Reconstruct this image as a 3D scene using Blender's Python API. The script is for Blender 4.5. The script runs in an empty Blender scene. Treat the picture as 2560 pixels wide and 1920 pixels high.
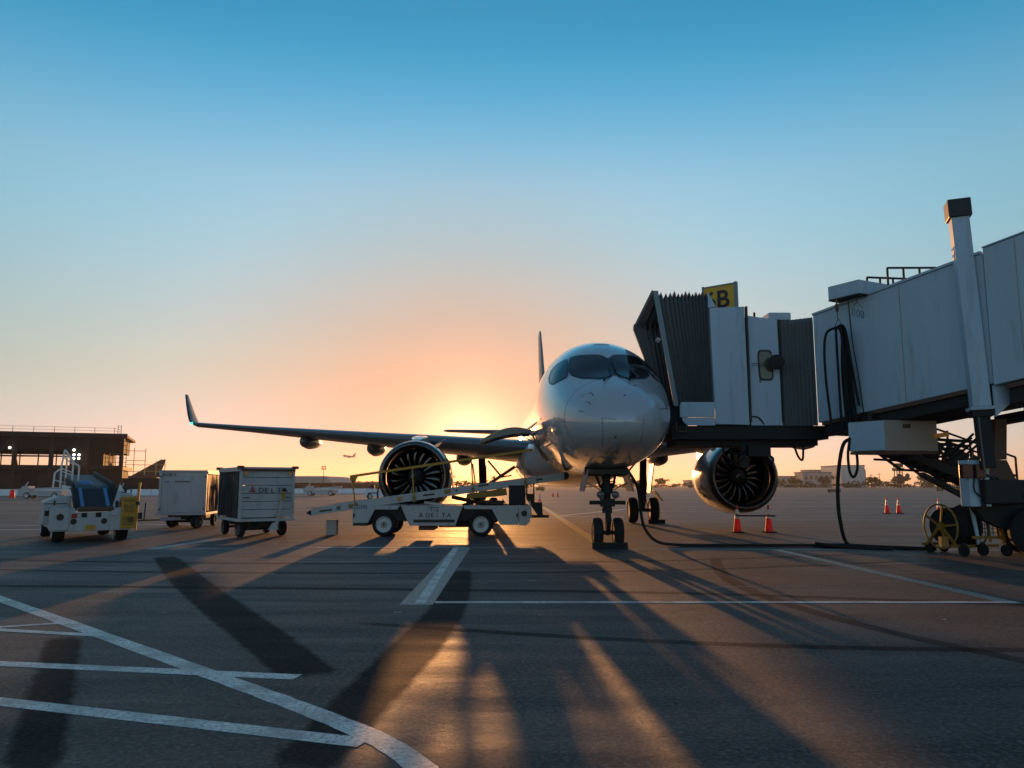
import bpy, bmesh, math, random
from mathutils import Matrix, Vector
R = math.radians
random.seed(7)
sc = bpy.context.scene
col = sc.collection

# ------------------------------------------------------------------ camera, sky, sun, exposure
cam_d = bpy.data.cameras.new('camera'); cam = bpy.data.objects.new('camera', cam_d); col.objects.link(cam)
cam.location = (0, 0, 1.55); cam.rotation_euler = (R(97.51), 0, 0)
cam_d.sensor_width = 36; cam_d.lens = 27.1; cam_d.clip_end = 9000; cam_d.clip_start = .05
sc.camera = cam
SUN_EL, SUN_AZ = 3.4, -3.2          # degrees above the horizon, degrees right of the view axis
world = bpy.data.worlds.new('World'); sc.world = world; world.use_nodes = True
wn, wl = world.node_tree.nodes, world.node_tree.links
sky = wn.new('ShaderNodeTexSky'); sky.sky_type = 'NISHITA'; sky.sun_disc = False
sky.sun_elevation = R(SUN_EL); sky.sun_rotation = R(SUN_AZ)
sky.air_density = 1.0; sky.dust_density = .12; sky.ozone_density = 3.0; sky.altitude = 0
# sky tints: peach low on the sunset side, teal above, unseen zenith and back warmed to neutralise fill light; warmer towards the sun
tcw = wn.new('ShaderNodeTexCoord'); sxyz = wn.new('ShaderNodeSeparateXYZ'); wl.new(tcw.outputs['Generated'], sxyz.inputs[0])
def wramp(stops, src):
    r_ = wn.new('ShaderNodeValToRGB'); r_.color_ramp.interpolation = 'B_SPLINE'
    for i, (p, c) in enumerate(stops):
        e = r_.color_ramp.elements[i] if i < 2 else r_.color_ramp.elements.new(p)
        e.position = p; e.color = (*c, 1)
    wl.new(src, r_.inputs[0]); return r_.outputs[0]
def wmix(a, b, f, mode='MULTIPLY'):
    x = wn.new('ShaderNodeMix'); x.data_type = 'RGBA'; x.blend_type = mode
    if isinstance(f, (int, float)): x.inputs[0].default_value = f
    else: wl.new(f, x.inputs[0])
    wl.new(a, x.inputs[6]); wl.new(b, x.inputs[7]); return x.outputs[2]
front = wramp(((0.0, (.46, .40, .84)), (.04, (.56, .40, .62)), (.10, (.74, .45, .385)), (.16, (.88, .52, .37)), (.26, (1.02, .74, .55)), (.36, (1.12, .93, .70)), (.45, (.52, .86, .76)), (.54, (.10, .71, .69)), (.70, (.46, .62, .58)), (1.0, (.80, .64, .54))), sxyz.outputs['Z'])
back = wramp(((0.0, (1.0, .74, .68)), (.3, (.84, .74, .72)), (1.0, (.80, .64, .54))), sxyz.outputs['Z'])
dot = wn.new('ShaderNodeVectorMath'); dot.operation = 'DOT_PRODUCT'; wl.new(tcw.outputs['Generated'], dot.inputs[0])
dot.inputs[1].default_value = (math.sin(R(SUN_AZ)) * math.cos(R(SUN_EL)), math.cos(R(SUN_AZ)) * math.cos(R(SUN_EL)), math.sin(R(SUN_EL)))
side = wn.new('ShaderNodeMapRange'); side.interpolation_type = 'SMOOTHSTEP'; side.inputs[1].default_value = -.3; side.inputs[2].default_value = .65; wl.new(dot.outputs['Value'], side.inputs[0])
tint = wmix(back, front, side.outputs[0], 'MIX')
acos = wn.new('ShaderNodeMath'); acos.operation = 'ARCCOSINE'; wl.new(dot.outputs['Value'], acos.inputs[0])
angn = wn.new('ShaderNodeMath'); angn.operation = 'MULTIPLY'; angn.inputs[1].default_value = 1 / R(40); wl.new(acos.outputs[0], angn.inputs[0])
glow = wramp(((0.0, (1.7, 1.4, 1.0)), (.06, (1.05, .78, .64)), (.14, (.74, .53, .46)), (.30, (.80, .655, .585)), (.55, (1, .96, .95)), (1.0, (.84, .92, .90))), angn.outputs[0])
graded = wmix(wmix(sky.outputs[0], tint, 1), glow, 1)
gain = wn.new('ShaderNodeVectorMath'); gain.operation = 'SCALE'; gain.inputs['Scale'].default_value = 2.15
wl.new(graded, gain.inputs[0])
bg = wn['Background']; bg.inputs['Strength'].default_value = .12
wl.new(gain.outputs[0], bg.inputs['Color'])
sun_d = bpy.data.lights.new('sun', 'SUN'); sun = bpy.data.objects.new('sun', sun_d); col.objects.link(sun)
sun_d.energy = 2.1; sun_d.angle = R(.53); sun_d.color = (1, .44, .14)
dv = Vector((math.sin(R(SUN_AZ)) * math.cos(R(SUN_EL)), math.cos(R(SUN_AZ)) * math.cos(R(SUN_EL)), math.sin(R(SUN_EL))))
sun.rotation_euler = dv.to_track_quat('Z', 'Y').to_euler()
sc.view_settings.view_transform = 'Standard'; sc.view_settings.look = 'None'
sc.view_settings.exposure = 1.0; sc.view_settings.gamma = 1
sc.render.engine = 'CYCLES'
sc.cycles.use_denoising = True
sc.cycles.max_bounces = 5; sc.cycles.diffuse_bounces = 2; sc.cycles.glossy_bounces = 4; sc.cycles.volume_bounces = 0
sc.cycles.volume_step_rate = 1.0

# ------------------------------------------------------------------ materials
MATS = {}
def mat(name, rgb, rough=.5, metal=0, spec=.5, coat=0, var=.18, scale=3.0, bump=0, dirt=0, dirt_rgb=(.05, .04, .03), emit=None, streak=0, coat_rough=.05):
    m = bpy.data.materials.new(name); m.use_nodes = True
    n, l = m.node_tree.nodes, m.node_tree.links
    b = n['Principled BSDF']
    b.inputs['Metallic'].default_value = metal; b.inputs['Specular IOR Level'].default_value = spec
    b.inputs['Coat Weight'].default_value = coat; b.inputs['Coat Roughness'].default_value = coat_rough
    b.inputs['Roughness'].default_value = rough
    tc = n.new('ShaderNodeTexCoord'); no = n.new('ShaderNodeTexNoise')
    no.inputs['Scale'].default_value = scale; no.inputs['Detail'].default_value = 6; no.inputs['Roughness'].default_value = .62
    mp = n.new('ShaderNodeMapping')
    if streak: mp.inputs['Scale'].default_value = (1, 1, 1 / streak)
    l.new(tc.outputs['Object'], mp.inputs[0]); l.new(mp.outputs[0], no.inputs['Vector'])
    r1 = n.new('ShaderNodeMix'); r1.data_type = 'RGBA'
    r1.inputs[6].default_value = (*[c * (1 - var) for c in rgb], 1); r1.inputs[7].default_value = (*[min(1, c * (1 + var * .6)) for c in rgb], 1)
    l.new(no.outputs['Fac'], r1.inputs[0]); out = r1.outputs[2]
    if dirt:
        n2 = n.new('ShaderNodeTexNoise'); n2.inputs['Scale'].default_value = scale * 2.3; n2.inputs['Detail'].default_value = 8; n2.inputs['Roughness'].default_value = .7
        l.new(mp.outputs[0], n2.inputs['Vector'])
        cr = n.new('ShaderNodeMapRange'); cr.inputs[1].default_value = .56; cr.inputs[2].default_value = .75; cr.inputs[4].default_value = dirt
        l.new(n2.outputs['Fac'], cr.inputs[0])
        r2 = n.new('ShaderNodeMix'); r2.data_type = 'RGBA'; r2.inputs[7].default_value = (*dirt_rgb, 1)
        l.new(cr.outputs[0], r2.inputs[0]); l.new(out, r2.inputs[6]); out = r2.outputs[2]
    l.new(out, b.inputs['Base Color'])
    rr = n.new('ShaderNodeMapRange'); rr.inputs[3].default_value = max(.02, rough * .8); rr.inputs[4].default_value = min(1, rough * 1.25)
    l.new(no.outputs['Fac'], rr.inputs[0]); l.new(rr.outputs[0], b.inputs['Roughness'])
    if bump:
        bp = n.new('ShaderNodeBump'); bp.inputs['Strength'].default_value = bump; bp.inputs['Distance'].default_value = .02
        l.new(no.outputs['Fac'], bp.inputs['Height']); l.new(bp.outputs[0], b.inputs['Normal'])
    if emit: b.inputs['Emission Color'].default_value = (*emit[0], 1); b.inputs['Emission Strength'].default_value = emit[1]
    MATS[name] = m
    return m

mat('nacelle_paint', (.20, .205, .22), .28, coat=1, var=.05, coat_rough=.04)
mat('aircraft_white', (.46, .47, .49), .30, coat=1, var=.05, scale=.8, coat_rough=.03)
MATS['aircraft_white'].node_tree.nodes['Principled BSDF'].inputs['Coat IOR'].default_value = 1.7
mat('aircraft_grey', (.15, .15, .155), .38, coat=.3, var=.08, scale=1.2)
mat('fin_paint', (.03, .015, .02), .45, coat=.2)
mat('bare_metal', (.13, .125, .12), .28, metal=1, var=.1, scale=2)
mat('dark_metal', (.10, .10, .11), .38, metal=.8, var=.2)
mat('fan_titanium', (.10, .095, .09), .24, metal=1, var=.1)
mat('inlet_liner', (.05, .05, .055), .55)
mat('glass_dark', (.008, .010, .012), .05, spec=.45, var=0)
mat('glass_frame', (.02, .02, .022), .4)
mat('rubber', (.018, .018, .019), .8, spec=.25, var=.3, scale=9, bump=.3)
mat('rim_white', (.55, .55, .54), .45, dirt=.6, scale=6)
mat('gsw', (.43, .42, .42), .5, var=.28, scale=2.6, dirt=.85, streak=4, dirt_rgb=(.14, .11, .08), bump=.05)
mat('bridge_white', (.43, .54, .63), .55, var=.18, scale=1.3, dirt=.6, streak=7, dirt_rgb=(.20, .18, .15), bump=.04)
mat('bridge_tan', (.36, .30, .25), .6, var=.12, dirt=.3, streak=3)
mat('steel_dark', (.028, .027, .028), .65, spec=.25, var=.3, scale=4, dirt=.3, dirt_rgb=(.06, .03, .015))
mat('steel_brown', (.12, .055, .03), .65, var=.3, scale=3, dirt=.4)
mat('bellows', (.13, .14, .145), .75, var=.3, scale=5, streak=6, bump=.1)
mat('bellows_edge', (.22, .27, .29), .7, var=.15)
mat('yellow', (.50, .23, .012), .5, var=.2, scale=4, dirt=.5, dirt_rgb=(.12, .08, .03))
mat('yellow_dull', (.27, .145, .018), .55, var=.2, scale=4, dirt=.5)
mat('sign_yellow', (.72, .40, .03), .5, var=.06)
mat('black', (.012, .012, .013), .5, var=.2)
mat('navy', (.02, .025, .07), .5, var=.1)
mat('red_mark', (.30, .02, .02), .5, var=.1)
mat('decal_black', (.02, .02, .03), .5, var=.1)
mat('cone_orange', (.78, .05, .03), .45, var=.12, scale=8)
def cone_mat():
    m = MATS['cone_orange']; n, l = m.node_tree.nodes, m.node_tree.links; t = n.new('ShaderNodeBsdfTranslucent'); t.inputs[0].default_value = (.95, .06, .03, 1)
    x = n.new('ShaderNodeMixShader'); x.inputs[0].default_value = .45; l.new(n['Principled BSDF'].outputs[0], x.inputs[1]); l.new(t.outputs[0], x.inputs[2]); l.new(x.outputs[0], n['Material Output'].inputs[0])
cone_mat()
mat('cone_white', (.75, .73, .70), .35, var=.1, scale=10)
mat('curtain', (.016, .019, .026), .62, spec=.2, var=.3, scale=4)
mat('belt', (.02, .022, .025), .6, var=.3)
mat('blue_strip', (.10, .22, .42), .45)
mat('amber', (.8, .28, .03), .3)
mat('lamp_glass', (.10, .10, .10), .08, var=0)
mat('lamp_red', (.08, .01, .01), .25)
mat('green_light', (.02, .5, .2), .2, emit=((.05, .9, .4), 1.5))
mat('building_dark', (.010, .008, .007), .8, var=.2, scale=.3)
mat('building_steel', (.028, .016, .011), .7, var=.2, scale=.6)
mat('scaffold', (.45, .30, .10), .6)
mat('far_white', (.55, .53, .50), .7, var=.15, scale=.12)
mat('far_pale', (.45, .38, .33), .8, var=.15, scale=.1)
mat('far_roof', (.28, .20, .16), .8, var=.2, scale=.1)
mat('barrier_white', (.72, .75, .78), .45, var=.15, scale=1)
mat('tail_brown', (.14, .05, .025), .45, coat=.3)
mat('bark', (.06, .045, .03), .9, var=.3, scale=3)
mat('leaf_far', (.055, .06, .025), .8, var=.4, scale=.4)
mat('leaf_palm', (.05, .055, .02), .8, var=.3)
mat('grass_dry', (.16, .11, .05), .95, var=.35, scale=.05)
mat('carton', (.42, .38, .35), .7, var=.1)
mat('lamp_lit', (.9, .9, .9), .3, emit=((1, .95, .85), 3))
mat('paint_yellow', (.62, .36, .05), .55, var=.3, scale=5, dirt=.55, dirt_rgb=(.10, .08, .05))
mat('glass_tan', (.12, .10, .07), .12, var=.2, scale=3)
mat('sealant', (.012, .012, .012), .6, var=.2)
mat('tar', (.017, .017, .018), .6, var=.4, scale=3, dirt=.4, dirt_rgb=(.07, .065, .06), bump=.3)

def ground_mat(name='apron', mul=1.0, rough=None, spec=.38):
    m = bpy.data.materials.new(name); m.use_nodes = True
    n, l = m.node_tree.nodes, m.node_tree.links; b = n['Principled BSDF']
    tc = n.new('ShaderNodeTexCoord')
    def noise(scale, det, rough=.6, vec=None, dist=0):
        t = n.new('ShaderNodeTexNoise'); t.inputs['Scale'].default_value = scale; t.inputs['Detail'].default_value = det; t.inputs['Roughness'].default_value = rough; t.inputs['Distortion'].default_value = dist
        l.new(vec or tc.outputs['Object'], t.inputs['Vector']); return t.outputs['Fac']
    def mapr(x, a, b_, c, d):
        t = n.new('ShaderNodeMapRange'); t.inputs[1].default_value = a; t.inputs[2].default_value = b_; t.inputs[3].default_value = c; t.inputs[4].default_value = d
        l.new(x, t.inputs[0]); return t.outputs[0]
    def mix(f, a, b_, mode='MIX'):
        t = n.new('ShaderNodeMix'); t.data_type = 'RGBA'; t.blend_type = mode
        if hasattr(f, 'links') or not isinstance(f, (int, float)): l.new(f, t.inputs[0])
        else: t.inputs[0].default_value = f
        for s, v in ((6, a), (7, b_)):
            if isinstance(v, tuple): t.inputs[s].default_value = (*v, 1)
            else: l.new(v, t.inputs[s])
        return t.outputs[2]
    mp = n.new('ShaderNodeMapping'); mp.inputs['Scale'].default_value = (.16, 1, 1); mp.inputs['Rotation'].default_value = (0, 0, R(4)); l.new(tc.outputs['Object'], mp.inputs[0])
    mq = n.new('ShaderNodeMapping'); mq.inputs['Scale'].default_value = (1, .09, 1); l.new(tc.outputs['Object'], mq.inputs[0])
    c = mix(mapr(noise(.35, 6, .65), .38, .62, 0, 1), (.056, .048, .043), (.115, .098, .086))
    c = mix(mapr(noise(1.0, 6, .6, mp.outputs[0]), .46, .58, 0, .85), c, (.036, .033, .032))
    c = mix(mapr(noise(.5, 4, .6, mq.outputs[0], .4), .58, .70, 0, .6), c, (.036, .034, .033))
    c = mix(mapr(noise(2.2, 6, .7), .58, .70, 0, .6), c, (.032, .031, .031))
    c = mix(mapr(noise(5.5, 7, .75, None, .8), .55, .66, 0, .6), c, (.026, .025, .025))
    c = mix(mapr(noise(24, 3, .6), .48, .66, 0, .75), c, (.17, .155, .14))
    c = mix(mapr(noise(31, 3, .6), .50, .64, 0, .85), c, (.014, .014, .014))
    if mul != 1: c = mix(1 - mul, c, (.012, .012, .012))
    l.new(c, b.inputs['Base Color'])
    l.new(mapr(noise(1.6, 6, .65, mp.outputs[0]), .3, .7, .52, .78), b.inputs['Roughness'])
    b.inputs['Specular IOR Level'].default_value = spec
    if rough:
        for q_ in list(b.inputs['Roughness'].links): l.remove(q_)
        b.inputs['Roughness'].default_value = rough
    bp = n.new('ShaderNodeBump'); bp.inputs['Strength'].default_value = .7; bp.inputs['Distance'].default_value = .012
    mr = n.new('ShaderNodeMapping'); mr.inputs['Rotation'].default_value = (0, 0, R(28)); mr.inputs['Scale'].default_value = (9, 120, 1); l.new(tc.outputs['Object'], mr.inputs[0])
    hb = n.new('ShaderNodeMath'); hb.operation = 'ADD'; l.new(noise(85, 4, .75), hb.inputs[0]); l.new(noise(1, 3, .6, mr.outputs[0]), hb.inputs[1])
    h = n.new('ShaderNodeMath'); h.operation = 'ADD'; l.new(hb.outputs[0], h.inputs[0])
    h2 = n.new('ShaderNodeMath'); h2.operation = 'MULTIPLY'; h2.inputs[1].default_value = 2.0; l.new(noise(9, 4, .6), h2.inputs[0]); l.new(h2.outputs[0], h.inputs[1])
    l.new(h.outputs[0], bp.inputs['Height']); l.new(bp.outputs[0], b.inputs['Normal'])
    MATS[name] = m
def paint_mat(name, rgb, wear):
    m = bpy.data.materials.new(name); m.use_nodes = True
    n, l = m.node_tree.nodes, m.node_tree.links; b = n['Principled BSDF']
    tc = n.new('ShaderNodeTexCoord')
    def noise(scale, det, rough):
        t = n.new('ShaderNodeTexNoise'); t.inputs['Scale'].default_value = scale; t.inputs['Detail'].default_value = det; t.inputs['Roughness'].default_value = rough
        l.new(tc.outputs['Object'], t.inputs['Vector']); return t.outputs['Fac']
    a = n.new('ShaderNodeMapRange'); a.inputs[1].default_value = .56 - wear * .25; a.inputs[2].default_value = .70 - wear * .2; l.new(noise(26, 8, .78), a.inputs[0])
    mx = n.new('ShaderNodeMix'); mx.data_type = 'RGBA'; mx.inputs[6].default_value = (*rgb, 1); mx.inputs[7].default_value = (.075, .07, .066, 1); l.new(a.outputs[0], mx.inputs[0])
    a2 = n.new('ShaderNodeMapRange'); a2.inputs[1].default_value = .42; a2.inputs[2].default_value = .62; a2.inputs[4].default_value = .75; l.new(noise(2.5, 6, .65), a2.inputs[0])
    m2 = n.new('ShaderNodeMix'); m2.data_type = 'RGBA'; m2.inputs[7].default_value = (.30, .28, .26, 1); l.new(a2.outputs[0], m2.inputs[0]); l.new(mx.outputs[2], m2.inputs[6])
    l.new(m2.outputs[2], b.inputs['Base Color']); b.inputs['Roughness'].default_value = .55
    bp = n.new('ShaderNodeBump'); bp.inputs['Strength'].default_value = .4; bp.inputs['Distance'].default_value = .008; l.new(noise(90, 4, .7), bp.inputs['Height']); l.new(bp.outputs[0], b.inputs['Normal'])
    MATS[name] = m
ground_mat()
paint_mat('paint_white', (.86, .80, .71), .3)
ground_mat('band_dark', .30, .88, .16); ground_mat('tyre_mark', .30, .85, .2)
for nm_, top_ in (('band_dark', .62), ('tyre_mark', .45)):      # dark bands and rubber: cover thins towards the edges
    m = MATS[nm_]; n, l = m.node_tree.nodes, m.node_tree.links
    at_ = n.new('ShaderNodeAttribute'); at_.attribute_name = 'cover'; no_ = n.new('ShaderNodeTexNoise'); no_.inputs['Scale'].default_value = 3.5; no_.inputs['Detail'].default_value = 9; no_.inputs['Roughness'].default_value = .72
    tc_ = n.new('ShaderNodeTexCoord'); l.new(tc_.outputs['Object'], no_.inputs['Vector'])
    ma = n.new('ShaderNodeMath'); ma.operation = 'MULTIPLY_ADD'; ma.inputs[1].default_value = 1.5; l.new(at_.outputs['Fac'], ma.inputs[0])
    ms = n.new('ShaderNodeMath'); ms.operation = 'MULTIPLY'; ms.inputs[1].default_value = -1.25; l.new(no_.outputs['Fac'], ms.inputs[0]); l.new(ms.outputs[0], ma.inputs[2])
    mr_ = n.new('ShaderNodeMapRange'); mr_.inputs[1].default_value = .0; mr_.inputs[2].default_value = .55; mr_.inputs[4].default_value = top_; l.new(ma.outputs[0], mr_.inputs[0])
    tr = n.new('ShaderNodeBsdfTransparent'); mx = n.new('ShaderNodeMixShader'); l.new(mr_.outputs[0], mx.inputs[0]); l.new(tr.outputs[0], mx.inputs[1]); l.new(n['Principled BSDF'].outputs[0], mx.inputs[2]); l.new(mx.outputs[0], n['Material Output'].inputs[0])
paint_mat('paint_worn', (.52, .43, .33), .55)

# ------------------------------------------------------------------ mesh builder
class MB:
    def __init__(s): s.v = []; s.f = []; s.M = None
    def add(s, vs, fs):
        o = len(s.v)
        s.v += [tuple(s.M @ Vector(p)) if s.M else tuple(p) for p in vs]
        s.f += [tuple(i + o for i in f) for f in fs]; return s
    def box(s, c, d, rz=0, rx=0, ry=0):
        x, y, z = d[0] / 2, d[1] / 2, d[2] / 2
        M = Matrix.Translation(c) @ Matrix.Rotation(rz, 4, 'Z') @ Matrix.Rotation(ry, 4, 'Y') @ Matrix.Rotation(rx, 4, 'X')
        vs = [M @ Vector(p) for p in [(-x, -y, -z), (x, -y, -z), (x, y, -z), (-x, y, -z), (-x, -y, z), (x, -y, z), (x, y, z), (-x, y, z)]]
        return s.add(vs, [(0, 3, 2, 1), (4, 5, 6, 7), (0, 1, 5, 4), (1, 2, 6, 5), (2, 3, 7, 6), (3, 0, 4, 7)])
    def bx(s, x0, x1, y0, y1, z0, z1): return s.box(((x0 + x1) / 2, (y0 + y1) / 2, (z0 + z1) / 2), (x1 - x0, y1 - y0, z1 - z0))
    def bar(s, p, q, w, h=None, up=(0, 0, 1)):      # rectangular bar between two points
        p, q = Vector(p), Vector(q); h = h or w; d = (q - p); L = d.length; d.normalize()
        u = Vector(up); 
        if abs(d.dot(u)) > .95: u = Vector((0, 1, 0)) if abs(d.y) < .9 else Vector((1, 0, 0))
        a = d.cross(u).normalized(); b = a.cross(d).normalized(); vs = []
        for e in (p, q):
            for i, j in ((-1, -1), (1, -1), (1, 1), (-1, 1)): vs.append(e + a * (i * w / 2) + b * (j * h / 2))
        return s.add(vs, [(0, 1, 2, 3), (7, 6, 5, 4), (0, 4, 5, 1), (1, 5, 6, 2), (2, 6, 7, 3), (3, 7, 4, 0)])
    def cyl(s, p, q, r0, r1=None, n=12, cap=True):
        r1 = r0 if r1 is None else r1; p, q = Vector(p), Vector(q); d = (q - p).normalized()
        u = Vector((0, 0, 1)) if abs(d.z) < .9 else Vector((1, 0, 0)); a = d.cross(u).normalized(); b = d.cross(a).normalized(); vs = []
        for e, r in ((p, r0), (q, r1)):
            for i in range(n):
                t = 2 * math.pi * i / n; vs.append(e + (a * math.cos(t) + b * math.sin(t)) * r)
        fs = [(i, (i + 1) % n, n + (i + 1) % n, n + i) for i in range(n)]
        if cap: fs += [tuple(range(n - 1, -1, -1)), tuple(range(n, 2 * n))]
        return s.add(vs, fs)
    def tube(s, pts, r, n=8):
        pts = [Vector(p) for p in pts]; rings = []; prev = None
        for i, p in enumerate(pts):
            d = (pts[min(i + 1, len(pts) - 1)] - pts[max(i - 1, 0)]).normalized()
            if prev is None:
                u = Vector((0, 0, 1)) if abs(d.z) < .9 else Vector((1, 0, 0)); a = d.cross(u).normalized()
            else: a = (prev - d * prev.dot(d)).normalized()
            prev = a; b = d.cross(a); rr = r(i / (len(pts) - 1)) if callable(r) else r
            rings.append([p + (a * math.cos(2 * math.pi * k / n) + b * math.sin(2 * math.pi * k / n)) * rr for k in range(n)])
        return s.loft(rings)
    def loft(s, rings, closed=True, cap=True):
        n = len(rings[0]); vs = [p for r in rings for p in r]; fs = []
        for i in range(len(rings) - 1):
            for k in range(n if closed else n - 1):
                fs.append((i * n + k, i * n + (k + 1) % n, (i + 1) * n + (k + 1) % n, (i + 1) * n + k))
        if cap and closed: fs += [tuple(range(n - 1, -1, -1)), tuple(range((len(rings) - 1) * n, len(rings) * n))]
        return s.add(vs, fs)
    def lathe(s, prof, o, axis, n=32, cap=False):   # prof: (distance along axis, radius)
        o, d = Vector(o), Vector(axis).normalized(); u = Vector((0, 0, 1)) if abs(d.z) < .9 else Vector((1, 0, 0)); a = d.cross(u).normalized(); b = d.cross(a)
        return s.loft([[o + d * t + (a * math.cos(2 * math.pi * k / n) + b * math.sin(2 * math.pi * k / n)) * max(r, 1e-4) for k in range(n)] for t, r in prof], cap=cap)
    def prism(s, poly, axis, a0, a1):               # polygon in the two other axes, extruded along axis
        def P(p, a): return {'x': (a, p[0], p[1]), 'y': (p[0], a, p[1]), 'z': (p[0], p[1], a)}[axis]
        n = len(poly); vs = [P(p, a0) for p in poly] + [P(p, a1) for p in poly]
        return s.add(vs, [tuple(range(n)), tuple(range(2 * n - 1, n - 1, -1))] + [(i, n + i, n + (i + 1) % n, (i + 1) % n) for i in range(n)])
    def quad(s, *p): return s.add(p, [tuple(range(len(p)))])

def smooth_pts(pts, k=6):
    P = [Vector(p) for p in pts]; P = [P[0] * 2 - P[1]] + P + [P[-1] * 2 - P[-2]]; out = []
    for i in range(1, len(P) - 2):
        for j in range(k):
            t = j / k; a, b, c, d = P[i - 1:i + 3]
            out.append(.5 * ((2 * b) + (c - a) * t + (2 * a - 5 * b + 4 * c - d) * t * t + (3 * b - a - 3 * c + d) * t ** 3))
    return out + [P[-2]]

def obj(name, mb, m, parent=None, smooth=None, bevel=0, off=None, kind=None, label=None):
    me = bpy.data.meshes.new(name)
    vs = mb.v if off is None else [(a - off[0], b - off[1], c - off[2]) for a, b, c in mb.v]
    me.from_pydata(vs, [], mb.f)
    if not hasattr(mb, 'keep'):
     bm = bmesh.new(); bm.from_mesh(me); bmesh.ops.recalc_face_normals(bm, faces=bm.faces); bm.to_mesh(me); bm.free()
    me.materials.append(MATS[m])
    if smooth:
        me.polygons.foreach_set('use_smooth', [True] * len(me.polygons)); me.set_sharp_from_angle(angle=R(smooth))
    o = bpy.data.objects.new(name, me); col.objects.link(o)
    if bevel:
        bv = o.modifiers.new('bevel', 'BEVEL'); bv.width = bevel; bv.segments = 2; bv.limit_method = 'ANGLE'
    if parent: o.parent = parent
    if kind: o['kind'] = kind
    if label: o['label'] = label
    return o
def thing(name, label, cat, loc=(0, 0, 0), rz=0, group=None):
    o = bpy.data.objects.new(name, None); col.objects.link(o); o.location = loc; o.rotation_euler = (0, 0, rz); o.empty_display_size = .3
    o['label'] = label; o['category'] = cat
    if group: o['group'] = group
    return o
def tag(o, label, cat, group=None):
    o['label'] = label; o['category'] = cat
    if group: o['group'] = group
    return o
def struct(name, mb, m): return obj(name, mb, m, kind='structure')
def copy_tree(o, parent=None):
    c = o.copy(); col.objects.link(c); c.parent = parent
    for ch in o.children: copy_tree(ch, c)
    return c
def text_mb(txt, size, spacing=1.0, sx=1.0, bold=0.0):   # flat lettering in the xz plane, facing -y, left edge at the origin
    cu = bpy.data.curves.new('t', 'FONT'); cu.body = txt; cu.size = size; cu.space_character = spacing; cu.resolution_u = 3; cu.offset = bold * size
    to = bpy.data.objects.new('t', cu); col.objects.link(to)
    me = bpy.data.meshes.new_from_object(to.evaluated_get(bpy.context.evaluated_depsgraph_get()))
    mb = MB(); mb.add([(v.co.x * sx, 0, v.co.y) for v in me.vertices], [tuple(p.vertices) for p in me.polygons])
    bpy.data.objects.remove(to); bpy.data.curves.remove(cu); bpy.data.meshes.remove(me)
    return mb
def letters(txt, size, pitch, sx, M, m, par, off=None):
    for k, ch_ in enumerate(txt): obj('letter', moved(text_mb(ch_, size, 1, sx, .010), M @ Matrix.Translation((k * pitch, 0, 0))), m, par, off=off)
def moved(mb, M):
    o = MB(); o.v = [tuple(M @ Vector(p)) for p in mb.v]; o.f = mb.f; return o

# ------------------------------------------------------------------ ground and markings
struct('apron', MB().quad((-2500, -300, 0), (2500, -300, 0), (2500, 3200, 0), (-2500, 3200, 0)), 'apron')
struct('grass_strip', MB().bx(-1500, 1800, 420, 900, -.2, .03), 'grass_dry')
def strip(name, p, q, w, m, z):
    p, q = Vector((*p, z)), Vector((*q, z)); d = (q - p).normalized(); a = Vector((-d.y, d.x, 0)) * w / 2
    n = max(1, int((q - p).length / 1.0)) if (q - p).length < 40 else 1
    return struct(name, MB().quad(p - a, q - a, q + a, p + a), m)
def poly(name, pts, m, z, jit=0):
    if jit:     # ragged edge
        out = []
        for k, p in enumerate(pts):
            q = pts[(k + 1) % len(pts)]; n_ = max(2, int(math.dist(p, q) / .12))
            for j in range(n_): f_ = j / n_; out.append((p[0] + (q[0] - p[0]) * f_ + random.gauss(0, jit), p[1] + (q[1] - p[1]) * f_ + random.gauss(0, jit)))
        pts = out
    return struct(name, MB().quad(*[(x, y, z) for x, y in pts]), m)
def soft_band(name, pts, ws, m, z, feather=.09):
    P = smooth_pts([(x, y, z) for x, y in pts], 8); n_ = len(P); vs, cov, fs = [], [], []
    for k, p in enumerate(P):
        f_ = k / (n_ - 1) * (len(ws) - 1); i_ = min(int(f_), len(ws) - 2); w = ws[i_] + (ws[i_ + 1] - ws[i_]) * (f_ - i_)
        d = (P[min(k + 1, n_ - 1)] - P[max(k - 1, 0)]).normalized(); a = Vector((-d.y, d.x, 0)); end = min(1, min(k, n_ - 1 - k) / 2)
        for u, c in ((-w / 2 - feather, 0), (-w / 2 + feather, 1), (0, 1), (w / 2 - feather, 1), (w / 2 + feather, 0)): vs.append(p + a * u); cov.append(c * end)
    for k in range(n_ - 1):
        for q in range(4): fs.append((k * 5 + q, k * 5 + q + 1, k * 5 + q + 6, k * 5 + q + 5))
    m_ = MB(); m_.add(vs, fs); o_ = struct(name, m_, m); at = o_.data.attributes.new('cover', 'FLOAT', 'POINT'); at.data.foreach_set('value', cov)
soft_band('dark_band', [(-8.0, 18.0), (-5.35, 13.05), (-3.7, 10.15), (-2.45, 8.0), (-1.55, 6.4)], (.5, .6, .6, .55, .5), 'band_dark', .0007)  # old marking, blacked out with dark paint
soft_band('dark_band', [(-.95, 15.2), (-.82, 10.6), (-.93, 7.8), (-1.05, 6.2), (-1.2, 4.2)], (.4, .5, .55, .5, .4), 'band_dark', .0007)  # dark band, darker cover fading at its edges
soft_band('dark_band', [(-4.75, 8.5), (-3.6, 6.3), (-2.45, 4.1)], (.34, .34, .3), 'band_dark', .0007)  # another blacked-out marking
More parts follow.
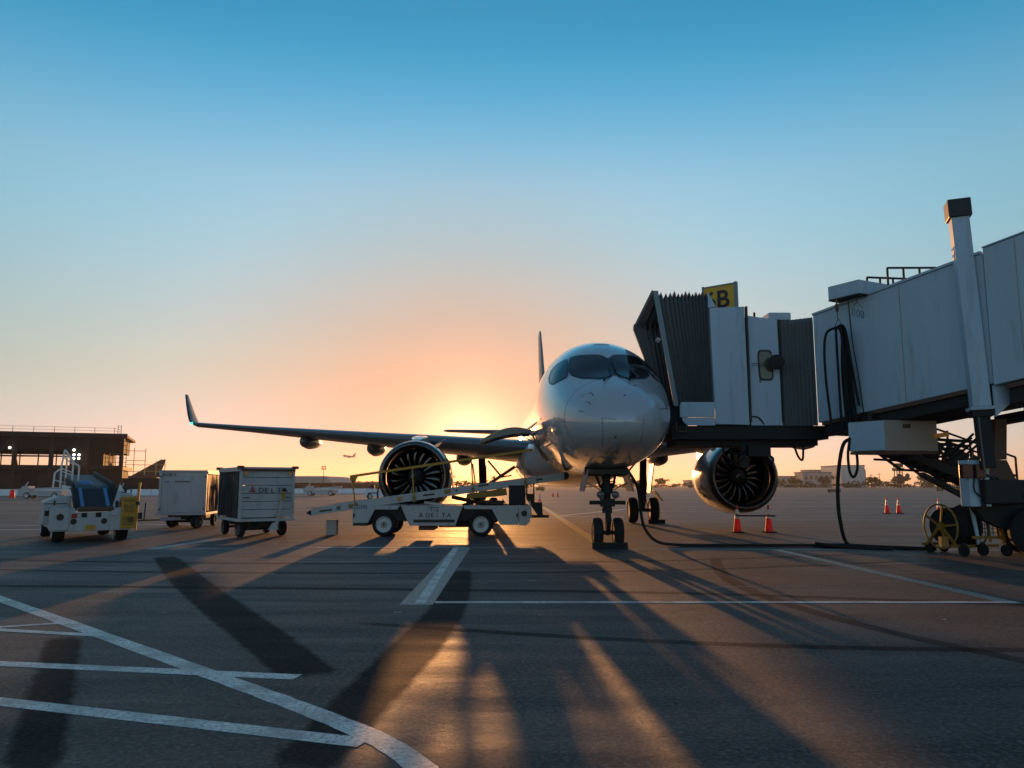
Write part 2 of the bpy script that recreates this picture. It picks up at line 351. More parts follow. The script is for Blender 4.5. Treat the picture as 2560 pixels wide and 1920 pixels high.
for k, pts in enumerate(([(-14, 15.5), (-6, 14.2), (2, 14.4), (9, 16.5)], [(-14, 17.2), (-6, 15.9), (2, 16.2), (9, 18.2)], [(-9, 12.4), (-3, 12.0), (3, 11.4), (9, 9.6)], [(-2.2, 9.2), (1.5, 8.0), (5, 7.6), (9, 8.0)], [(4.6, 18), (3.6, 13), (3.9, 9), (5.5, 5)], [(-12, 10.6), (-6.5, 8.6), (-4.5, 6.4), (-3.9, 4.4)])): soft_band('tyre_mark', pts, (.2 + .05 * (k % 3), .24), 'tyre_mark', .00050 + .00003 * k, .05)
def ribbon(pts, w, m, z):
    P = smooth_pts([(x, y, z) for x, y in pts], 10); L_, R_ = [], []
    for k, p in enumerate(P):
        d = (P[min(k + 1, len(P) - 1)] - P[max(k - 1, 0)]).normalized(); a = Vector((-d.y, d.x, 0)) * (w / 2 + random.gauss(0, .004)); L_.append(p + a); R_.append(p - a)
    m_ = MB(); n_ = len(P); m_.add(L_ + R_, [(k, k + 1, n_ + k + 1, n_ + k) for k in range(n_ - 1)]); struct('apron_line', m_, m)
ribbon([(-12.5, 16.0), (-9.8, 13.5), (-7.1, 10.97), (-4.4, 8.44), (-2.3, 6.46), (-1.3, 5.5), (-.72, 4.86), (-.36, 4.2), (.05, 3.2)], .18, 'paint_white', .0014)
strip('apron_line', (-9.0, 7.82), (-1.75, 6.55), .17, 'paint_white', .0022)
strip('apron_line', (-9.0, 7.53), (-.9, 4.93), .17, 'paint_white', .0022)
strip('apron_line', (-9.0, 7.28), (-5.0, 9.1), .11, 'paint_white', .0022)
strip('apron_line', (-9.0, 9.5), (-4.25, 8.3), .13, 'paint_white', .0022)
poly('apron_marking', [(-1.48, 10.4), (-1.04, 10.4), (-1.05, 19.9), (-1.47, 20.2)], 'paint_worn', .0014)
strip('apron_line', (-1.22, 10.5), (-1.42, 20.2), .14, 'paint_white', .0022)
strip('apron_line', (-1.03, 10.62), (6.78, 10.62), .16, 'paint_white', .0030)
strip('apron_line', (6.66, 10.55), (6.42, 19.2), .24, 'paint_worn', .0022)
strip('apron_line', (-8.9, 19.35), (-4.9, 19.75), .13, 'paint_worn', .0014)
strip('apron_line', (-4.9, 19.75), (-1.2, 19.9), .16, 'paint_white', .0022)
strip('apron_line', (-8.9, 19.35), (-8.3, 25.5), .35, 'paint_worn', .0022)
strip('apron_line', (-1.0, 19.9), (1.9, 19.5), .12, 'paint_worn', .0014)
strip('apron_line', (3.0, 19.4), (14, 19.0), .18, 'paint_worn', .0014)
strip('apron_line', (6.0, 15.6), (9.0, 15.9), .05, 'paint_worn', .0014)
strip('apron_line', (5.6, 14.0), (8.4, 14.2), .04, 'paint_worn', .0014)
strip('apron_line', (3.0, 12.2), (4.6, 12.35), .04, 'paint_worn', .0014)
strip('taxi_lead_in_line', (2.35, 20.6), (2.1, 130), .32, 'paint_yellow', .0014)
strip('apron_line', (2.35, 40), (9, 55), .35, 'paint_white', .0022)
strip('apron_line', (2.3, 39.6), (5.6, 39.0), .35, 'paint_white', .0030)
for y, x0, x1, w in ((44, -40, -14, .25), (58, -60, 60, .4), (47, 3, 40, .2), (72, -70, 90, .5), (95, -100, 120, .8), (38, 10, 20, .15), (35.5, 12, 17, .15), (130, -150, 180, .9), (52, -38, -16, .3)):
    strip('apron_line', (x0, y), (x1, y + .8), w, 'paint_worn', .0014)
for y, x0, x1, w in ((31, -26, -13, .18), (27.5, -24, -16.5, .2)): strip('apron_line', (x0, y - 1.5), (x1, y + .6), w, 'paint_white', .0014)
JD, JN = Vector((.878, .479)), Vector((-.479, .878)); JC = Vector((0, 8.79))
for k in range(-2, 9):      # slab joints, two directions
    c = JC + JN * 6.1 * k; strip('pavement_joint', c - JD * 30, c + JD * 45, .016, 'sealant', .0004)
for k in range(-4, 8):
    c = JC + JD * (6.1 * k + 2.6); strip('pavement_joint', c - JN * 14, c + JN * 52, .013, 'sealant', .0002)
for k in range(22):      # scraps of worn paint and litter-light flecks on the concrete
    x, y = random.uniform(-9, 9), random.uniform(5, 18)
    strip('paint_scrap', (x, y), (x + random.uniform(.03, .14), y + random.uniform(-.02, .02)), random.uniform(.008, .03), 'paint_white', .0018)

# ------------------------------------------------------------------ the airliner (local frame: x to its left wing = image right, y aft, z up, nose tip at y=0)
plane = thing('airliner', 'white twin-engined airliner parked nose-on at the jet bridge', 'airplane', (2.50, 16.9, 0), R(1.25))
FS = [0, .03, .12, .35, .7, 1.2, 1.8, 2.4, 3.0, 3.6, 4.4, 5.5, 7.0, 21, 24, 27, 30, 32.5, 34.2, 34.8]
FT = [2.95, 3.12, 3.28, 3.53, 3.78, 4.04, 4.34, 4.73, 5.08, 5.33, 5.53, 5.65, 5.68, 5.68, 5.66, 5.6, 5.48, 5.35, 5.2, 5.1]
FB = [2.95, 2.83, 2.68, 2.50, 2.35, 2.20, 2.08, 2.00, 1.95, 1.92, 1.905, 1.9, 1.9, 1.9, 2.15, 2.7, 3.45, 4.1, 4.55, 4.75]
FW = [0.000978, 0.1858, 0.3619, 0.6455, 0.9193, 1.183, 1.399, 1.521, 1.604, 1.653, 1.682, 1.697, 1.702, 1.702, 1.623, 1.33, 0.9291, 0.5868, 0.313, 0.1565]
FC = [2.95, 2.955, 2.97, 3.0, 3.05, 3.14, 3.26, 3.38, 3.5, 3.6, 3.7, 3.75, 3.75, 3.75, 3.85, 4.1, 4.45, 4.7, 4.88, 4.93]
def _slopes(T):
    n = len(FS); d = [(T[i + 1] - T[i]) / (FS[i + 1] - FS[i]) for i in range(n - 1)]; m = [d[0]] + [0 if d[i - 1] * d[i] <= 0 else 2 * d[i - 1] * d[i] / (d[i - 1] + d[i]) for i in range(1, n - 1)] + [d[-1]]
    return m
FM = {id(T): _slopes(T) for T in (FT, FB, FW, FC)}
def fint(T, s):
    if s <= 0: return T[0]
    if s >= FS[-1]: return T[-1]
    i = max(k for k in range(len(FS) - 1) if FS[k] <= s); h = FS[i + 1] - FS[i]; t = (s - FS[i]) / h; m = FM[id(T)]
    return (2 * t ** 3 - 3 * t * t + 1) * T[i] + (t ** 3 - 2 * t * t + t) * h * m[i] + (-2 * t ** 3 + 3 * t * t) * T[i + 1] + (t ** 3 - t * t) * h * m[i + 1]
PE = 2.1
def fsec(s): return fint(FW, s), fint(FT, s), fint(FB, s), fint(FC, s)
def fpt(s, a):
    w, t, b, c = fsec(s); ca, sa = math.cos(a), math.sin(a); e = 2 / PE
    return (w * math.copysign(abs(ca) ** e, ca), s, c + (t - c if sa > 0 else c - b) * math.copysign(abs(sa) ** e, sa))
def front_s(x, z):          # station at which the nose reaches the front-view point (x, z)
    lo, hi = 0, 8
    for _ in range(40):
        s = (lo + hi) / 2; w, t, b, c = fsec(s); h = t - c if z > c else c - b
        if w > 1e-3 and abs(x / w) ** PE + abs((z - c) / max(h, 1e-4)) ** PE < 1: hi = s
        else: lo = s
    return hi
def fnormal(p):
    x, s, z = p; e = .02
    def F(x, s, z):
        w, t, b, c = fsec(s); h = t - c if z > c else c - b; return abs(x / w) ** PE + abs((z - c) / h) ** PE
    return Vector((F(x + e, s, z) - F(x - e, s, z), F(x, s + e, z) - F(x, s - e, z), F(x, s, z + e) - F(x, s, z - e))).normalized()
def dens(poly_, k=4):
    out = []
    for i, p in enumerate(poly_):
        q = poly_[(i + 1) % len(poly_)]
        for j in range(k): out.append((p[0] + (q[0] - p[0]) * j / k, p[1] + (q[1] - p[1]) * j / k))
    return out
def rounded(poly_, r=.2, k=3):
    out = []; n = len(poly_)
    for i, p in enumerate(poly_):
        a, b = poly_[i - 1], poly_[(i + 1) % n]
        p0 = [p[j] + (a[j] - p[j]) * r for j in (0, 1)]; p1 = [p[j] + (b[j] - p[j]) * r for j in (0, 1)]
        for q in range(k + 1):
            t = q / k; out.append(tuple((1 - t) ** 2 * p0[j] + 2 * t * (1 - t) * p[j] + t * t * p1[j] for j in (0, 1)))
    return out
def surf_patch(poly_, proj, off):
    pl = dens(rounded(poly_), 2); cx = sum(p[0] for p in pl) / len(pl); cy = sum(p[1] for p in pl) / len(pl); mb = MB(); rings = []
    for k in range(7):
        f = max(k / 6, .001); ring = []
        for p in pl:
            q = proj(cx + (p[0] - cx) * f, cy + (p[1] - cy) * f); ring.append(Vector(q) + fnormal(q) * off)
        rings.append(ring)
    mb.loft(rings, cap=False); f = mb.f[len(pl) * 4]; a, b, c = (Vector(mb.v[i]) for i in f[:3])
    if (b - a).cross(c - a).dot(fnormal(proj(cx, cy))) < 0: mb.f = [g[::-1] for g in mb.f]
    mb.keep = True; return mb
nosep = lambda x, z: (x, front_s(x, z), z)
def sideproj(sg):
    def f(s, z):
        w, t, b, c = fsec(s); h = t - c if z > c else c - b; return (sg * w * max(0, 1 - abs((z - c) / h) ** PE) ** (1 / PE), s, z)
    return f
st = [0, .008, .03, .07, .12, .18, .26, .36, .48, .62, .78, .95, 1.12, 1.3, 1.5, 1.7, 1.9, 2.1, 2.3, 2.5, 2.7, 2.9, 3.1, 3.3, 3.6, 3.9, 4.3, 4.8, 5.4, 6, 7, 9, 12, 15, 18, 21, 22, 23, 24, 25, 26, 27, 28.5, 30, 31, 32, 33, 34, 34.5, 34.8]
fus = obj('fuselage', MB().loft([[fpt(s, 2 * math.pi * k / 96) for k in range(96)] for s in st]), 'aircraft_white', plane, smooth=50)
MAINW = [(.07, 4.73), (.14, 4.82), (.28, 4.86), (.72, 4.88), (.89, 4.85), (.975, 4.44), (.95, 4.29), (.75, 4.16), (.38, 4.10), (.07, 4.17)]
SIDEW = [(.99, 4.81), (1.10, 4.79), (1.24, 4.71), (1.34, 4.58), (1.42, 4.40), (1.445, 4.22), (1.39, 4.12), (1.10, 4.25), (1.045, 4.42)]
def grow(pl, g):
    cx = sum(p[0] for p in pl) / len(pl); cy = sum(p[1] for p in pl) / len(pl); out = []
    for p in pl:
        d = Vector((p[0] - cx, p[1] - cy)); out.append((p[0] + d.x / d.length * g, p[1] + d.y / d.length * g))
    return out
for sg in (1, -1):
    mir = lambda pl: [(sg * x, z) for x, z in pl]
    f1 = obj('windshield_frame', surf_patch(mir(grow(MAINW, .05)), nosep, .004), 'glass_frame', plane, smooth=40)
    obj('pane', surf_patch(mir(MAINW), nosep, .009), 'glass_dark', f1, smooth=40)
    f2 = obj('side_window_frame', surf_patch(mir(grow(SIDEW, .045)), nosep, .0055), 'glass_frame', plane, smooth=40)
    obj('pane', surf_patch(mir(SIDEW), nosep, .009), 'glass_dark', f2, smooth=40)
    w = MB(); pts = [Vector(nosep(sg * x, z)) + fnormal(nosep(sg * x, z)) * .03 for x, z in ((.055, 4.62), (.07, 4.40), (.085, 4.19), (.19, 4.07), (.30, 3.99))]
    w.tube(pts, .014, 6); w.cyl(pts[-1] - Vector((0, .0, 0)), pts[-1] + Vector((0, -.05, .02)), .028, n=8); obj('wiper', w, 'black', plane, smooth=50)
    for k in range(24):     # cabin windows
        s = 6.6 + k * .84
        if 13.6 < s < 14.2: continue
        pl = [(s - .12, 3.98), (s + .12, 3.98), (s + .12, 4.36), (s - .12, 4.36)]
        obj('cabin_window', surf_patch(pl, sideproj(sg), .006), 'glass_dark', plane, smooth=40)
    for x, z, L, dx in (((.62, 3.60, .16, .05), (.70, 3.40, .22, .07), (.86, 3.22, .26, .06)) if sg < 0 else ((.95, 3.3, .2, .05),)):      # air data probes
        p = Vector(nosep(sg * x, z)); nm = fnormal(p)
        obj('probe', MB().tube([p, p + nm * .06, p + nm * .075 + Vector((sg * dx, -.06, -.01))], .009, 6), 'dark_metal', plane, smooth=50)
obj('centre_post', surf_patch([(-.035, 4.16), (.035, 4.16), (.045, 4.77), (-.045, 4.77)], nosep, .003), 'glass_frame', plane, smooth=40)
obj('overhead_hatch', surf_patch([(-.2, 5.30), (.2, 5.30), (.22, 5.38), (-.22, 5.38)], nosep, .004), 'aircraft_grey', plane, smooth=40)
for x, z in ((.05, 3.55), (.38, 3.85), (-.2, 2.6)): obj('vent', surf_patch([(x - .025, z), (x + .02, z + .01), (x + .025, z + .04), (x - .02, z + .03)], nosep, .004), 'black', plane)
# radome joint: a fine dark band round the nose
r0 = [[Vector(fpt(s, 2 * math.pi * k / 96)) + fnormal(fpt(s, 2 * math.pi * k / 96)) * .0015 for k in range(96)] for s in (1.30, 1.312)]
obj('radome_joint', MB().loft(r0, cap=False), 'glass_frame', plane, smooth=50)
for s_, b_ in ((4.25, .009), (5.3, .008), (9.2, .01)):
    r0 = [[Vector(fpt(s, 2 * math.pi * k / 96)) + fnormal(fpt(s, 2 * math.pi * k / 96)) * .0015 for k in range(96)] for s in (s_, s_ + b_)]
    obj('panel_joint', MB().loft(r0, cap=False), 'glass_frame', plane, smooth=50)
for pl_ in ([(-.50, 3.05), (-.492, 3.05), (-.44, 2.45), (-.448, 2.45)], [(-.50, 3.056), (-.50, 3.048), (-.20, 2.99), (-.20, 2.998)], [(.42, 3.02), (.428, 3.02), (.40, 2.5), (.392, 2.5)], [(-.9, 3.62), (-.62, 3.71), (-.62, 3.702), (-.9, 3.612)]):
    obj('panel_joint', surf_patch(pl_, nosep, .0025), 'glass_frame', plane)
# belly fairing
bf = []
for s, w, b in ((9.6, .9, 1.95), (10.6, 1.55, 1.66), (12, 1.95, 1.52), (14, 2.05, 1.48), (17, 2.05, 1.48), (19, 1.8, 1.6), (20.6, 1.2, 1.88)):
    bf.append([(w * math.copysign(abs(math.cos(a)) ** .75, math.cos(a)), s, 2.75 + (2.75 - b) * math.copysign(abs(math.sin(a)) ** .75, math.sin(a)) * (1 if math.sin(a) < 0 else .45)) for a in [2 * math.pi * k / 40 for k in range(40)]])
obj('belly_fairing', MB().loft(bf), 'aircraft_white', plane, smooth=50)

def airfoil(le, te, th, z, tw=0, n=12):     # closed section ring in the y-z plane, x given later
    pts = []; c = te - le
    def yt(t): return th * (2.969 * math.sqrt(t) - 1.26 * t - 3.516 * t * t + 2.843 * t ** 3 - 1.036 * t ** 4) / 1.0
    us = [(.5 - .5 * math.cos(math.pi * k / n)) for k in range(n + 1)]
    for t in us: pts.append((le + c * t, z + yt(t) * .5 - tw * t * c))
    for t in us[-2:0:-1]: pts.append((le + c * t, z - yt(t) * .5 - tw * t * c))
    return pts
def zle(x): return 2.92 + .098 * (x - 1.7)
def sle(x): return 11.4 + .525 * (x - 1.7)
def ste(x): return 17.9 + .02 * (x - 1.7) if x < 5.8 else 17.98 + .255 * (x - 5.8)
for sg in (1, -1):
    rings = []
    for x in (1.2, 1.7, 2.6, 4, 5.8, 8, 11, 14, 16.2, 16.9):
        th = .86 - (.86 - .22) * min(1, (x - 1.2) / 14)
        rings.append([(sg * x, y, z) for y, z in airfoil(sle(x), ste(x), th, zle(x), .03)])
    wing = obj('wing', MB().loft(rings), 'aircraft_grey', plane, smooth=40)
    rings = []
    for x, dz, sl, ch in ((16.9, 0, 0, 1.42), (17.1, .05, .10, 1.33), (17.26, .18, .25, 1.2), (17.42, .45, .5, 1.02), (17.70, 1.0, .95, .72), (17.95, 1.5, 1.4, .42), (17.98, 1.56, 1.5, .34)):
        ring = []
        for (y, z) in airfoil(sle(16.9) + sl, sle(16.9) + sl + ch, .16 * ch / 1.4 + .03, 0):
            k = min(1, dz / .45); ring.append((sg * (x - z * k), y, zle(16.9) + dz + z * (1 - k)))
        rings.append(ring)
    obj('winglet', MB().loft(rings), 'fin_paint', wing, smooth=40)
    if sg < 0: obj('navigation_light', MB().lathe([(0, .001), (.06, .05), (.2, .06), (.35, .02)], (sg * 17.05, sle(16.9) - .08, zle(16.9) + .02), (0, 1, 0), 10), 'green_light', wing, smooth=60)
    for x, r_ in ((11.2, .34), (8.1, .36), (4.2, .36)):
        z0 = zle(x) - .03 * (ste(x) - sle(x)) - .30; y0 = ste(x) - 2.6; pr_ = []
        for t in (0, .05, .15, .35, .6, .8, .95, 1): pr_.append((t * 3.7, r_ * (1 - (1 - min(1, t / .35)) ** 2) ** .5 if t < .35 else r_ * (1 - ((t - .35) / .65) ** 2 * .97)))
        obj('flap_track_fairing', MB().lathe(pr_, (sg * x, y0, z0), (0, 1, .03), 16, cap=True), 'aircraft_grey', wing, smooth=50)
    for i in range(5):      # slat gaps
        pass
    # engine
    ex, ez, ey = sg * 5.62, 1.86, 9.35
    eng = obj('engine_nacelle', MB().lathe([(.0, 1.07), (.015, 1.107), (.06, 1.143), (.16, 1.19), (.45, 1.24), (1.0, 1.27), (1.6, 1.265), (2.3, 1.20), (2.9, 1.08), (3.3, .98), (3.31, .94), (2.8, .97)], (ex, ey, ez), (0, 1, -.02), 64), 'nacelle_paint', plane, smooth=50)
    obj('inlet_lip', MB().lathe([(.30, .955), (.12, .975), (.04, 1.01), (.0, 1.04), (-.012, 1.067), (.0, 1.102), (.03, 1.13), (.09, 1.167), (.2, 1.202)], (ex, ey - .004, ez), (0, 1, -.02), 64), 'bare_metal', eng, smooth=60)
    obj('inlet_liner', MB().lathe([(.29, .946), (.6, .96), (1.0, .965), (1.3, .96), (1.31, .3)], (ex, ey, ez), (0, 1, -.02), 48), 'inlet_liner', eng, smooth=40)
    blade = MB()
    for q in range(18):     # one blade each below
        pass
    for q in range(18):
        a0 = 2 * math.pi * q / 18; bm_ = MB(); fr_, bk = [], []
        for i in range(7):
            t = i / 6; r_ = .26 + .685 * t; tw = R(25 + 40 * t); ch = .26 + .10 * math.sin(math.pi * t * .8)
            sw = .10 * math.sin(math.pi * t) - .10 * t
            for L, sgn in ((fr_, -1), (bk, 1)):
                aa = a0 + sw + sgn * ch / 2 * math.sin(tw) / max(r_, .35); L.append((ex + r_ * math.cos(aa), ey + .86 + sgn * ch / 2 * math.cos(tw), ez + r_ * math.sin(aa)))
        n_ = len(fr_); bm_.add(fr_ + bk, [(i, i + 1, n_ + i + 1, n_ + i) for i in range(n_ - 1)])
        bo = obj('fan_blade', bm_, 'fan_titanium', eng, smooth=60); sm = bo.modifiers.new('thick', 'SOLIDIFY'); sm.thickness = .014
    obj('spinner', MB().lathe([(.38, .001), (.42, .05), (.55, .15), (.70, .235), (.80, .27), (1.0, .28)], (ex, ey, ez), (0, 1, 0), 28), 'inlet_liner', eng, smooth=60)
    sw_ = MB(); sw_.tube([(ex + .12 * t * math.cos(5 * t) * 1.5, ey + .395 + .16 * t, ez + .12 * t * math.sin(5 * t) * 1.5) for t in [.15 + k * .06 for k in range(10)]], .012, 5); obj('spinner_swirl', sw_, 'cone_white', eng)
    obj('core_nozzle', MB().lathe([(2.6, .72), (3.3, .68), (4.3, .46), (4.32, .40), (3.6, .3), (4.9, .02)], (ex, ey, ez), (0, 1, -.02), 32), 'dark_metal', eng, smooth=50)
    py = []
    for y, w_, zl, zh in ((ey + .7, .10, ez + 1.15, ez + 1.30), (ey + 1.3, .22, ez + 1.1, ez + 1.42), (ey + 2.6, .26, ez + .8, zle(5.45) + .1), (ey + 4.4, .24, ez + .5, zle(5.45)), (ey + 6.0, .06, ez + .8, zle(5.45) - .25)):
        py.append([(ex - w_, y, zl), (ex + w_, y, zl), (ex + w_, y, zh - .05), (ex + w_ * .6, y, zh), (ex - w_ * .6, y, zh), (ex - w_, y, zh - .05)])
    obj('pylon', MB().loft(py), 'aircraft_white', eng, smooth=40)
    stv = MB(); stv.add([(ex - sg * .62, ey + .9, ez + 1.07), (ex - sg * .62, ey + 2.0, ez + 1.05), (ex - sg * .95, ey + 1.9, ez + 1.35), (ex - sg * .9, ey + 1.5, ez + 1.3)], [(0, 1, 2, 3)])
    so = obj('nacelle_strake', stv, 'aircraft_white', eng); so.modifiers.new('thick', 'SOLIDIFY').thickness = .02
    # main gear
    gx, gy = sg * 3.37, 15.95
    m = MB(); m.cyl((gx, gy, .55), (gx, gy, 1.25), .085, n=16); m.cyl((gx, gy, 1.2), (gx * 1.02, gy, 2.85), .15, n=16); m.cyl((gx, gy, 1.18), (gx, gy, 1.34), .18, n=16)
    m.cyl((gx - .5, gy, .53), (gx + .5, gy, .53), .075, n=12)
    mg = obj('main_gear_strut', m, 'steel_dark', plane, smooth=40)
    m = MB(); m.cyl((gx, gy, 1.45), (gx - sg * 1.35, gy - .05, 2.35), .07, n=10); m.cyl((gx - sg * .75, gy, 1.95), (gx - sg * .2, gy, 2.6), .04, n=8); m.cyl((gx - sg * .65, gy, 1.88), (gx - sg * 1.2, gy, 1.98), .03, n=8)
    obj('side_brace', m, 'aircraft_grey', mg, smooth=40)
    m = MB(); m.bar((gx, gy - .17, 1.25), (gx, gy - .36, .92), .14, .05); m.bar((gx, gy - .36, .92), (gx, gy - .12, .58), .12, .05); obj('torque_link', m, 'steel_dark', mg)
    m = MB(); m.tube(smooth_pts([(gx + .12, gy - .16, 2.4), (gx + .14, gy - .2, 1.6), (gx + .1, gy - .2, 1.0), (gx + .2, gy - .1, .6)]), .018, 6); m.tube(smooth_pts([(gx - .12, gy - .16, 2.4), (gx - .13, gy - .22, 1.5), (gx - .1, gy - .18, .7)]), .014, 6); obj('brake_hose', m, 'rubber', mg)
    m = MB(); m.box((gx + sg * .36, gy + .05, 1.85), (.05, .8, 1.25), ry=sg * R(8)); m.box((gx + sg * .62, gy + .05, 1.13), (.05, .75, .55), ry=-sg * R(38)); obj('gear_door', m, 'aircraft_grey', mg, bevel=.01)
    def wheel(cx, cy, r_, wd, par, n=36):
        h = wd / 2
        t = obj('tyre', MB().lathe([(-h * .92, r_ * .58), (-h, r_ * .70), (-h * .98, r_ * .86), (-h * .75, r_ * .96), (-h * .3, r_), (h * .3, r_), (h * .75, r_ * .96), (h * .98, r_ * .86), (h, r_ * .70), (h * .92, r_ * .58)], (cx, cy, r_), (1, 0, 0), n, cap=True), 'rubber', par, smooth=40)
        obj('wheel_hub', MB().lathe([(-h * .95, .05), (-h * .95, r_ * .42), (-h * .99, r_ * .55), (h * .99, r_ * .55), (h * .95, r_ * .42), (h * .95, .05)], (cx, cy, r_), (1, 0, 0), 24, cap=True), 'dark_metal', par, smooth=40)
    for dx in (-.44, .44): wheel(gx + dx, gy, .53, .36, mg)
# tail
fin = MB(); rings = []
for z, l, t_, th in ((5.2, 25.6, 33.0, .42), (6.2, 26.9, 33.1, .38), (8, 28.4, 33.4, .30), (10, 30.1, 33.8, .22), (11.2, 31.2, 34.1, .15), (11.4, 31.6, 34.1, .08)):
    rings.append([(x, y, z) for y, x in airfoil(l, t_, th, 0)])
obj('vertical_fin', fin.loft(rings), 'fin_paint', plane, smooth=40)
for sg in (1, -1):
    rings = []
    for x, l, c, th in ((.4, 29.3, 3.2, .36), (3, 30.6, 2.3, .27), (5.9, 32.0, 1.4, .17), (6.15, 32.3, 1.0, .08)): rings.append([(sg * x, y, z) for y, z in airfoil(l, l + c, th, 4.72 + x * .05)])
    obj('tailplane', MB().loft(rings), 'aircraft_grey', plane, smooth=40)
# nose gear
gy = 3.05
m = MB(); m.cyl((0, gy, .30), (0, gy, .95), .055, n=14); m.cyl((0, gy, .9), (0, gy + .05, 2.1), .10, n=16); m.cyl((0, gy, .86), (0, gy, 1.0), .13, n=16); m.cyl((0, gy, 1.35), (0, gy, 1.62), .15, n=16); m.cyl((-.38, gy, .37), (.38, gy, .37), .05, n=12)
ng = obj('nose_gear_strut', m, 'steel_dark', plane, smooth=40)
m = MB(); m.cyl((-.46, gy - .05, 1.12), (.46, gy - .05, 1.12), .05, n=12); m.box((0, gy - .06, 1.12), (.36, .2, .2)); obj('steering_actuator', m, 'steel_dark', ng, smooth=40, bevel=.01)
for sx in (-.19, .19):
    lt = obj('taxi_light', MB().lathe([(0, .09), (.05, .10), (.14, .06), (.18, .02)], (sx, gy - .24, 1.32), (0, 1, 0), 18), 'dark_metal', ng, smooth=40)
    obj('lens', MB().lathe([(-.004, .088), (-.02, .05), (-.024, .001)], (sx, gy - .24, 1.32), (0, 1, 0), 18), 'lamp_glass', lt, smooth=60)
    wheel(sx * 1.37, gy, .37, .24, ng, 32)
m = MB(); m.bar((0, gy - .1, .92), (0, gy - .30, .66), .13, .04); m.bar((0, gy - .30, .66), (0, gy - .08, .42), .11, .04); obj('torque_link', m, 'steel_dark', ng)
m = MB(); m.bar((0, gy + .05, 1.45), (0, gy + .9, 2.05), .12, .08); m.cyl((-.16, gy, 1.5), (-.3, gy + .3, 2.0), .035, n=8); m.cyl((.16, gy, 1.5), (.3, gy + .3, 2.0), .035, n=8); m.bar((-.55, gy + .1, 1.95), (.55, gy + .1, 1.95), .12, .3); obj('drag_brace', m, 'steel_dark', ng)
for sg in (1, -1):
    m = MB(); m.box((sg * .56, gy + .15, 1.68), (.035, .95, .58), ry=-sg * R(14)); d = obj('nose_gear_door', m, 'aircraft_grey', plane, bevel=.01)
    obj('door_rod', MB().cyl((sg * .52, gy - .1, 1.62), (sg * .12, gy, 1.42), .014, n=6), 'dark_metal', d)
m = MB(); m.bx(-.48, .48, gy - .55, gy - .08, 1.84, 1.96); obj('wheel_well', m, 'black', plane)
# forward cargo door, swung up and out on the right-hand side, and the open hold behind it
m = MB(); n_ = 14; ins, outs = [], []
for k in range(n_ + 1):
    t = k / n_; x = -1.62 - 1.72 * t; z = 3.24 + .17 * math.sin(math.pi * min(1, t * 1.05)) - .27 * t * t
    outs.append((x, z)); ins.append((x + .015, z - .05 - .14 * math.sin(math.pi * t)))
m.prism(outs + ins[::-1], 'y', 7.2, 8.9); cd = obj('cargo_door', m, 'aircraft_white', plane, smooth=30)
for y in (7.18, 7.75, 8.3, 8.88):
    m = MB(); m.prism([(a, b - .015) for a, b in outs[1:]] + [(a - .01, b - .03) for a, b in ins[1:]][::-1], 'y', y, y + .05); obj('rib', m, 'aircraft_grey', cd)
m = MB(); m.bar((-1.75, 7.3, 3.2), (-1.5, 7.3, 2.75), .05); m.bar((-2.5, 7.25, 3.32), (-1.66, 7.25, 2.9), .035); obj('door_arm', m, 'dark_metal', cd)
pl = [(7.25, 2.35), (8.85, 2.35), (8.85, 3.3), (7.25, 3.3)]
obj('cargo_hold_opening', surf_patch(pl, sideproj(-1), .006), 'black', plane, smooth=40)
# forward entry door folded open on the left-hand side, inside the hood
m = MB(); m.prism([(1.95, 3.3), (2.05, 3.3), (2.02, 4.3), (1.86, 5.0), (1.74, 5.0), (1.9, 4.3)], 'y', 6.25, 7.1); ed = obj('entry_door', m, 'aircraft_white', plane, bevel=.02)
obj('door_handle', MB().bar((2.06, 6.5, 4.1), (2.06, 6.85, 4.1), .04), 'dark_metal', ed)
m = MB(); m.cyl((0, 8.2, 1.89), (0, 8.3, 1.72), .02, n=6); m.box((.25, 9.5, 1.82), (.03, .3, .22)); obj('belly_antenna', m, 'aircraft_white', plane)
obj('beacon', MB().lathe([(0, .07), (.05, .07), (.1, .03), (.11, .001)], (.3, 11.2, 1.60), (0, 0, -1), 10), 'lamp_red', plane)

# ------------------------------------------------------------------ jet bridge (authored in world metres, re-based on its empty)
JO = (9.6, 18.6, 0)
jb = thing('jet_bridge', 'pale blue-white passenger boarding bridge docked at the right of the airliner', 'jet bridge', JO)
def jp(name, mb, m, parent=None, **k): return obj(name, mb, m, parent or jb, off=JO, **k)
D = Vector((.488, -.873, 0)); N = Vector((.873, .488, 0)); T0 = Vector((8.2, 20.6, 0)); SL = .115
def tp(t, n, z): return T0 + D * t + N * n + Vector((0, 0, z + SL * t))
def tunnel(t0, t1, zb, zt, n0, n1):
    m = MB(); m.loft([[tp(t, n0, zb), tp(t, n0, zt), tp(t, n1, zt), tp(t, n1, zb)] for t in (t0, t1)]); return m
it = jp('inner_tunnel', tunnel(0, 4.6, 3.22, 6.14, 0, 1.9), 'bridge_white', bevel=.02)
for i, t in ((1, 2.55),):
    jp('panel_seam', MB().loft([[tp(t + a, -.006, 3.25), tp(t + a, -.006, 6.11), tp(t + a, -.001, 6.11), tp(t + a, -.001, 3.25)] for a in (0, .018)]), 'steel_dark' if i == 0 else 'bridge_tan', it)
jp('roof_edge', tunnel(0, 4.55, 6.142, 6.20, -.035, .10), 'bridge_white', it)
ot = jp('outer_tunnel', tunnel(4.64, 15, 3.17, 6.22, -.07, 2.0), 'bridge_white', bevel=.02)
